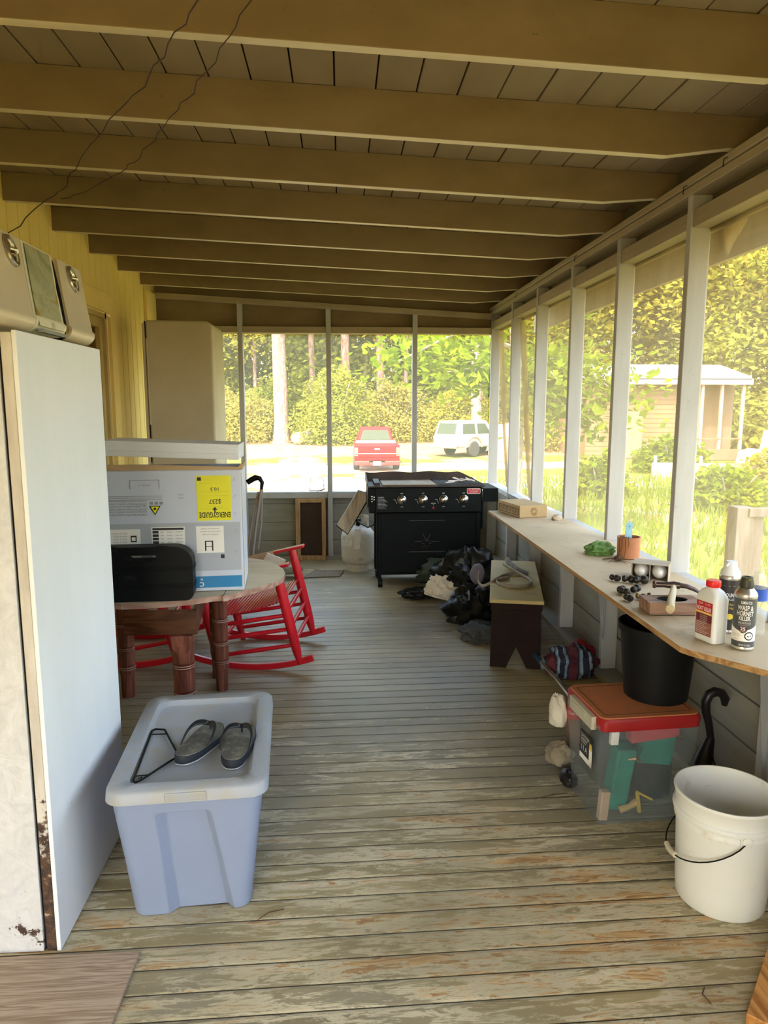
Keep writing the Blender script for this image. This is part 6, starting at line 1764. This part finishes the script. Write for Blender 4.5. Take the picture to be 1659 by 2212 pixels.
mb = MB(); mb.lathe([(0.0205, 0.196), (0.0205, 0.203), (0.0195, 0.212), (0.0165, 0.224), (0.0160, 0.228), (0.011, 0.228), (0.010, 0.220), (0.0, 0.219)], 28, cap1=False); sc_ = mb.build('spray_cap', pm('olive_black_cap', (0.035, 0.035, 0.022), 0.4), t, smooth=True, angle=50)
mb = MB(); mb.obox((-0.003, -0.014, 0.222), (0.012, 0.010, 0.008), (20, 0, 0)); mb.build('nozzle', pm('olive_nozzle', (0.14, 0.13, 0.04), 0.4), sc_, bevel=0.001)

t, body, sleeve, cyl, rb = spray_can((1.292, 2.245, SZ + 0.001), 0, 'dark spray can with a white top, half hidden behind the wasp killer can', None, None, 0.034, 0.21)
sleeve(0.011, 0.182, pm('black_brown_label', (0.045, 0.035, 0.035), 0.4, 0.15), 'label')
mb = MB(); mb.lathe([(0.030, 0.181), (0.033, 0.183), (0.030, 0.205), (0.020, 0.222), (0.019, 0.236), (0.016, 0.240), (0.0, 0.2405)], 28, cap1=False); mb.tube([(0, 0, 0.232), (-0.018, -0.015, 0.234), (-0.028, -0.02, 0.226)], 0.004, 6); mb.build('spray_cap', M_jug, t, smooth=True, angle=50)
multi_letters([('GROUND', 0.018, cyl(-120, 0.130), dict(bold=0.02, width=0.045)), ('BEE KILLER', 0.010, cyl(-120, 0.116), dict(width=0.04)), ('____', 0.01, cyl(-120, 0.165), dict(width=0.06))], M_wprint, body, 'label_lettering')
multi_letters([('Under Eaves', 0.011, cyl(-118, 0.099), dict(width=0.042)), ('Inside Nest', 0.011, cyl(-118, 0.086), dict(width=0.042))], pm('label_yellow', (0.75, 0.55, 0.05)), body, 'yellow_lettering')
disc(-108, 0.058, 0.010, 0.0008, pm('label_yellow', (0.75, 0.55, 0.05)), 'yellow_badge', body)

M_clear = pm('clear_bottle_plastic', (0.70, 0.70, 0.62), 0.15, 0.03, alpha=0.25)
cbt = thing('plastic_bottle', 'clear plastic bottle with a blue label behind the wasp killer can', 'bottle', (1.372, 2.22, SZ + 0.001))
mb = MB(); pr = [(0.030, 0.0)]
for k in range(9): pr += [(0.033, 0.008 + k * 0.014), (0.0315, 0.013 + k * 0.014)]
pr += [(0.033, 0.14), (0.030, 0.17), (0.014, 0.195), (0.012, 0.205)]
mb.lathe(pr, 28); mb.build('bottle_body', M_clear, cbt, smooth=True)
mb = MB(); mb.grid(20, 1, lambda u, v: (0.0336 * math.cos(u * 6.283), 0.0336 * math.sin(u * 6.283), 0.115 + 0.04 * v)); mb.build('label', pm('blue_bottle_label', (0.03, 0.10, 0.50), 0.4), cbt, smooth=True)
mb = MB(); mb.lathe([(0.014, 0.205), (0.014, 0.222), (0.0, 0.2225)], 18, cap1=False); mb.build('cap', M_clear, cbt, smooth=True)

# ================================================================ floor things at the right
# clear bin with orange-red lid
bi = thing('clear_storage_bin', 'clear plastic storage bin with a red lid, carrying a black pot under the shelf', 'storage bin', (1.112, 2.555, 0.0), 4)
BW, BDp, BH = 0.205, 0.155, 0.405
M_cl = bpy.data.materials.new('cloudy_clear_plastic'); M_cl.use_nodes = True
nt = M_cl.node_tree; bs = nt.nodes['Principled BSDF']
bs.inputs['Base Color'].default_value = (0.30, 0.36, 0.38, 1); bs.inputs['Roughness'].default_value = 0.22; bs.inputs['Alpha'].default_value = 0.13
mb = MB()
loft(mb, [L3(BW - 0.030, BDp - 0.022, 0.02, 0.002), L3(BW - 0.012, BDp - 0.010, 0.022, 0.25), L3(BW, BDp, 0.024, BH)], True, False)
mb.build('tub', M_cl, bi, smooth=True, solid=0.002)
M_lid = pm('red_bin_lid', (0.30, 0.012, 0.014), 0.4, 0.1)
M_lid2 = pm('orange_dusty_lid', (0.48, 0.17, 0.07), 0.6, 0.12, 5, dirt=(0.38, 0.17, 0.08), dirt_amt=0.5)
mb = MB(); loft(mb, [L3(BW - 0.010, BDp + 0.012, 0.03, BH - 0.022), L3(BW - 0.006, BDp + 0.014, 0.03, BH + 0.014), L3(BW - 0.012, BDp + 0.008, 0.03, BH + 0.024)], True, True)
ld = mb.build('lid', M_lid, bi, smooth=True, angle=40)
mb = MB(); loft(mb, [L3(BW - 0.013, BDp + 0.006, 0.03, BH + 0.0242), L3(BW - 0.016, BDp + 0.004, 0.03, BH + 0.028)], False, True); mb.build('lid_top', M_lid2, ld, smooth=True, angle=40)
mb = MB(); mb.frame(rrect(-BW + 0.035, BW - 0.035, -BDp + 0.02, BDp - 0.02, 0.01, 3), rrect(-BW + 0.038, BW - 0.038, -BDp + 0.023, BDp - 0.023, 0.008, 3), BH + 0.028, BH + 0.0292, 'xy'); mb.build('lid_groove', pm('lid_groove', (0.14, 0.05, 0.03), 0.6), ld)
mb = MB(); mb.box(-BW - 0.010, -BW + 0.010, -0.125, 0.085, BH - 0.030, BH + 0.020); mb.box(-BW - 0.014, -BW - 0.010, -0.07, 0.05, BH - 0.005, BH + 0.012); mb.build('latch', pm('cream_latch', (0.52, 0.50, 0.40), 0.4, alpha=1), bi, bevel=0.006)
mb = MB(); mb.box(-BW - 0.0045, -BW - 0.001, -0.128, -0.020, 0.225, 0.335); st = mb.build('sticker', pm('black_sticker', (0.02, 0.02, 0.025), 0.4), bi)
def LF(y0, z0, off): return lambda a, b: (-BW - off, y0 - a, z0 + b)
multi_letters([('1-pc Storage', 0.018, LF(-0.030, 0.321, 0.0055), dict(align='LEFT', width=0.068)), ('Container', 0.018, LF(-0.030, 0.306, 0.0055), dict(align='LEFT', width=0.055)), ('Contenant', 0.012, LF(-0.030, 0.294, 0.0055), dict(align='LEFT', width=0.045)), ('I I A', 0.030, LF(-0.035, 0.270, 0.0055), dict(align='LEFT', width=0.05))], M_wprint, st, 'sticker_lettering')
mb = MB(); mb.box(-BW - 0.0052, -BW - 0.0046, -0.128, -0.020, 0.225, 0.245); mb.box(-BW - 0.0052, -BW - 0.0046, -0.128, -0.104, 0.225, 0.300); mb.build('sticker_white', M_wprint, st)
mb = MB(); mb.box(-BW - 0.0058, -BW - 0.0053, -0.126, -0.106, 0.290, 0.315); mb.build('sticker_picture', pm('sticker_yellow', (0.75, 0.50, 0.08), 0.5), st)
# contents seen through the plastic: separate things inside the bin
def inside(fn, name, m, label, cat, **kw):
    mb = MB(); fn(mb); o = mb.build(name, m, None, **kw)
    o.location = (1.112, 2.555, 0); o.rotation_euler = (0, 0, rad(4)); tag(o, label, cat); return o
M_tealc = pm('teal_cloth', (0.004, 0.20, 0.17), 0.6, 0.25, 10)
inside(lambda m: m.obox((-0.075, -0.075, 0.16), (0.075, 0.07, 0.25), (4, 6, 0)), 'teal_box', M_tealc, 'tall teal packet inside the clear bin at its left', 'packet', bevel=0.008)
inside(lambda m: m.prism([(-0.02, 0.22), (0.12, 0.20), (0.14, 0.33), (0.0, 0.31), (0.01, 0.27)], -0.10, -0.04, 'xz'), 'teal_folder', M_tealc, 'flat teal packet inside the clear bin at upper middle', 'packet', bevel=0.006)
inside(lambda m: m.obox((0.035, -0.105, 0.347), (0.19, 0.05, 0.050), (0, -5, 0)), 'pink_box', pm('dull_red_box', (0.45, 0.07, 0.10), 0.5), 'long dull red box under the lid inside the clear bin', 'box', bevel=0.003)
inside(lambda m: m.obox((-0.120, -0.115, 0.335), (0.030, 0.02, 0.05), (0, 3, 0)), 'white_tag', M_wprint, 'small white card under the lid inside the clear bin', 'card', bevel=0.002)
inside(lambda m: m.blob((0.07, -0.02, 0.13), (0.088, 0.075, 0.13), 0.3, 2, 5), 'dark_clothing', M_bag, 'dark folded stuff filling the right of the clear bin', 'clothing', smooth=True)
inside(lambda m: m.blob((0.0, 0.055, 0.21), (0.155, 0.062, 0.155), 0.3, 2, 8, flat=False), 'dark_clothing', M_gc, 'grey dark clothing at the back inside the clear bin', 'clothing', smooth=True)
inside(lambda m: (m.tube([(-0.085, -0.115, 0.045), (-0.05, -0.12, 0.058), (-0.02, -0.115, 0.072)], [0.014, 0.010, 0.014], 8)), 'dog_bone', pm('tan_bone', (0.50, 0.36, 0.16), 0.6), 'tan bone shaped piece at the bottom of the clear bin', 'bone', smooth=True)
inside(lambda m: (m.bar((-0.02, -0.12, 0.115), (-0.005, -0.115, 0.03), 0.012, 0.008), m.bar((-0.02, -0.12, 0.115), (0.045, -0.11, 0.075), 0.012, 0.008)), 'yellow_strap', pm('yellow_strap', (0.62, 0.46, 0.04), 0.5), 'yellow bent strip at the bottom of the clear bin', 'strip')
inside(lambda m: m.obox((-0.145, -0.105, 0.065), (0.035, 0.03, 0.115), (0, 4, 0)), 'wood_piece', pm('pinkish_wood', (0.52, 0.38, 0.29), 0.6), 'pinkish wooden piece in the near left corner of the clear bin', 'wood piece', bevel=0.004)
inside(lambda m: (m.tube([(-0.06, -0.115, 0.245), (-0.035, -0.12, 0.25), (-0.01, -0.118, 0.235)], [0.004, 0.008, 0.003], 8), m.tube([(0.115, -0.13, 0.335), (0.14, -0.13, 0.325), (0.155, -0.12, 0.32)], [0.003, 0.007, 0.003], 8)), 'brass_clips', M_brass, 'shiny brass clips against the front of the clear bin', 'clips', smooth=True)

# black nursery pot on the lid
np_ = thing('nursery_pot', 'large black plastic plant pot standing on the red lid of the clear bin', 'pot', (1.218, 2.585, 0.4335))
mb = MB()
pr = [(0.112, 0.0), (0.118, 0.004), (0.129, 0.12), (0.141, 0.262), (0.149, 0.264), (0.150, 0.290), (0.145, 0.292), (0.138, 0.262), (0.124, 0.12), (0.112, 0.010), (0.0, 0.010)]
mb.lathe(pr, 44, cap1=False)
mb.build('pot_body', M_bplastic, np_, smooth=True, angle=45)

# white bucket
bk = thing('plastic_bucket', 'white five gallon plastic bucket at the lower right of the floor', 'bucket', (1.197, 2.010, 0.001))
M_bk = pm('off_white_bucket', (0.75, 0.77, 0.76), 0.38, 0.03, 3, dirt=(0.60, 0.57, 0.47), dirt_amt=0.15)
mb = MB()
pr = [(0.128, 0.0), (0.132, 0.006), (0.136, 0.06), (0.1435, 0.262), (0.149, 0.264), (0.150, 0.270), (0.149, 0.277), (0.146, 0.279), (0.1465, 0.288), (0.154, 0.290), (0.156, 0.298), (0.154, 0.306), (0.1475, 0.308), (0.148, 0.326), (0.151, 0.345), (0.1535, 0.352), (0.155, 0.358), (0.153, 0.363), (0.149, 0.363), (0.146, 0.350), (0.141, 0.25), (0.131, 0.012), (0.0, 0.010)]
mb.lathe(pr, 64, cap1=False); mb.build('bucket_body', M_bk, bk, smooth=True, angle=60)
mb = MB()
hp = [(-0.149 + 0.0, 0.0)]
A0, A1 = rad(-277), rad(-97)
pa = Vector((0.156 * math.cos(A0), 0.156 * math.sin(A0), 0.283)); pb = Vector((0.156 * math.cos(A1), 0.156 * math.sin(A1), 0.283))
pts = []
for k in range(25):
    u = k / 24; a = A0 + (A1 - A0) * u
    dz = 0.125 * math.sin(math.pi * u) ** 0.8
    r = 0.158 + 0.010 * math.sin(math.pi * u)
    pts.append((r * math.cos(a), r * math.sin(a), 0.283 - dz))
mb.tube(pts, 0.0022, 7); ba = mb.build('bail', M_black, bk, smooth=True)
mb = MB(); i0 = 7
mb.tube([pts[11], pts[12], pts[13], pts[14]], 0.0085, 12); mb.build('grip', pm('cream_grip', (0.62, 0.58, 0.45), 0.5), ba, smooth=True)
for a in (A1, A0):
    mb = MB()
    M = Matrix.Rotation(a, 3, 'Z') @ Matrix.Rotation(rad(90), 3, 'Y')
    mb.lathe([(0.014, 0.140), (0.014, 0.158), (0.008, 0.160)], 14, (0, 0, 0.283), M)
    c, s_ = math.cos(a), math.sin(a); 
    for d in (-0.1, 0.1): mb.obox((0.151 * math.cos(a + d), 0.151 * math.sin(a + d), 0.283), (0.010, 0.004, 0.034), (0, 0, math.degrees(a + d)))
    mb.build('bail_ear', M_bk, bk, smooth=True)

# umbrella with crook handle leaning behind the bin
um = thing('umbrella', 'black umbrella with a crook handle leaning on the wall behind the white bucket', 'umbrella', (0, 0, 0))
M_um = pm('dark_umbrella', (0.010, 0.009, 0.012), 0.4, 0.2)
base = Vector((1.395, 2.62, 0.335))
mb = MB()
hk = [(1.475, 2.60, 0.20), (1.462, 2.60, 0.27), (1.447, 2.60, 0.32), (1.443, 2.60, 0.362), (1.455, 2.60, 0.392), (1.478, 2.60, 0.403), (1.505, 2.60, 0.397), (1.522, 2.60, 0.372), (1.520, 2.60, 0.345)]
hk = [(x - 0.010, y - 0.0, z + 0.03) for x, y, z in hk]
mb.tube(hk, [0.014, 0.015, 0.017, 0.018, 0.019, 0.019, 0.018, 0.018, 0.011], 12); mb.build('crook_handle', M_um, um, smooth=True)
mb = MB(); mb.tube([(1.462, 2.60, 0.24), (1.435, 2.585, 0.17), (1.405, 2.56, 0.09), (1.375, 2.53, 0.03)], [0.018, 0.034, 0.046, 0.028], 12); mb.build('folded_canopy', M_um, um, smooth=True)
mb = MB()
for (x, y, z) in ((1.35, 2.42, 0.006), (1.43, 2.45, 0.006), (1.455, 2.40, 0.006)): mb.tube([(1.455, 2.60, 0.22), (x, y, z)], 0.0035, 6)
mb.build('rib', M_um, um)

# striped cloth bundle on the floor, pole, bottle, wrapper, shoe
def stripe_mat():
    m, nt, bs = nt_new('striped_cloth')
    v = texco(nt, (1, 0.25, 0.15), rot=(0, 0, 0.3))
    w = nt.nodes.new('ShaderNodeTexWave'); w.inputs['Scale'].default_value = 2.6; w.inputs['Distortion'].default_value = 2.5; nt.links.new(v, w.inputs['Vector'])
    c = ramp(nt, w.outputs['Fac'], [(0.0, (0.12, 0.02, 0.035)), (0.25, (0.02, 0.025, 0.055)), (0.5, (0.16, 0.26, 0.36)), (0.68, (0.30, 0.34, 0.40)), (0.85, (0.02, 0.03, 0.07))], 'CONSTANT')
    nt.links.new(c, bs.inputs['Base Color']); bs.inputs['Roughness'].default_value = 0.85
    return m
mb = MB(); mb.blob((0, 0, 0), (0.15, 0.14, 0.10), 0.35, 1.9, 41, 48, 28)
o = mb.build('striped_blanket', stripe_mat(), None, smooth=True); o.location = (1.325, 3.93, 0.06); tag(o, 'bundled blue and maroon striped cloth on the floor by the lower post', 'blanket')
mb = MB(); mb.blob((0, 0, 0), (0.07, 0.10, 0.09), 0.25, 1.9, 11, 30, 18)
o = mb.build('red_cloth', pm('dark_red_cloth', (0.30, 0.012, 0.015), 0.8), None, smooth=True); o.location = (1.44, 4.06, 0.055); tag(o, 'dark red cloth tucked behind the striped bundle', 'cloth')
pl = thing('metal_pole', 'short silver and blue pole lying on the floor beside the striped bundle', 'pole', (0, 0, 0))
mb = MB(); mb.tube([(1.155, 3.92, 0.075), (1.185, 3.72, 0.05), (1.205, 3.52, 0.022)], 0.014, 12); mb.build('tube', pm('silver_tube', (0.45, 0.44, 0.42), 0.25, 0.1, metal=0.8), pl, smooth=True)
mb = MB(); mb.tube([(1.14, 4.02, 0.09), (1.157, 3.91, 0.074)], 0.017, 12); mb.tube([(1.203, 3.53, 0.022), (1.213, 3.42, 0.018)], 0.016, 12); mb.build('end_grip', pm('dark_blue_grip', (0.02, 0.05, 0.10), 0.4), pl, smooth=True)
ck = thing('soda_bottle', 'small soda bottle with a red cap and red label behind the clear bin', 'bottle', (1.035, 2.97, 0.001))
mb = MB(); mb.lathe([(0.030, 0.0), (0.033, 0.01), (0.031, 0.06), (0.034, 0.12), (0.034, 0.235), (0.028, 0.262), (0.014, 0.282), (0.013, 0.290)], 24); mb.build('bottle_body', pm('brownish_clear_bottle', (0.28, 0.16, 0.11), 0.2, alpha=0.7), ck, smooth=True)
mb = MB(); mb.grid(24, 1, lambda u, v: (0.0348 * math.cos(u * 6.283), 0.0348 * math.sin(u * 6.283), 0.170 + 0.060 * v)); lb_ = mb.build('label', pm('red_bottle_label', (0.50, 0.01, 0.015), 0.4), ck, smooth=True)
letters('Coca-Cola', 0.022, lambda a, b: (0.0353 * math.cos(rad(-110) + a / 0.0353), 0.0353 * math.sin(rad(-110) + a / 0.0353), 0.200 + b), M_wprint, lb_, 'label_lettering', width=0.062, shear=0.4)
mb = MB(); mb.lathe([(0.0160, 0.2902), (0.0165, 0.310), (0.0, 0.311)], 18, cap1=False); mb.build('cap', pm('dull_red_cap', (0.36, 0.04, 0.03), 0.5), ck, smooth=True)
for (c, r, a, fr, sd, m, nm, lb, ct) in (
    ((0.995, 3.02, 0.17), (0.04, 0.06, 0.085), 0.2, 1.8, 51, pm('off_white_cloth', (0, 0, 0)), 'white_bag', 'small off-white bag left of the soda bottle behind the clear bin', 'bag'),
    ((0.96, 2.86, 0.05), (0.06, 0.05, 0.055), 0.28, 2.2, 61, pm('greyish_cloth', (0.26, 0.22, 0.16), 0.85), 'grey_rag', 'greyish rag on the floor against the left side of the clear bin', 'rag'),
    ((0.945, 2.70, 0.03), (0.035, 0.05, 0.035), 0.2, 2, 71, M_um, 'black_shoe', 'black rounded thing low at the left foot of the clear bin', 'shoe')):
    mb = MB(); mb.blob((0, 0, 0), r, a, fr, sd, 36, 22)
    o = mb.build(nm, m, None, smooth=True); o.location = (c[0] - 0.02, c[1], max(c[2], r[2] * 0.56)); tag(o, lb, ct)

# twigs and bits on the floor
M_twig = pm('dark_twig', (0.09, 0.05, 0.03), 0.9)
tw = [((0.755, 2.60), (0.84, 2.62), (0.90, 2.63), 'dark twig on the floor left of the clear bin'), ((-0.265, 1.985), (-0.235, 2.01), (-0.19, 2.025), 'thin twig on the floor right of the grey tote'),
      ((0.955, 1.60), (0.945, 1.63), (0.965, 1.655), 'curled twig on the floor before the white bucket'), ((0.62, 4.75), (0.70, 4.73), (0.76, 4.74), 'dry twig on the floor left of the bench')]
for a, b, c, lb in tw:
    mb = MB(); mb.tube([(a[0], a[1], 0.002), (b[0], b[1], 0.006), (c[0], c[1], 0.003)], [0.001, 0.0022, 0.0012], 5)
    tag(mb.build('twig', M_twig), lb, 'twig')
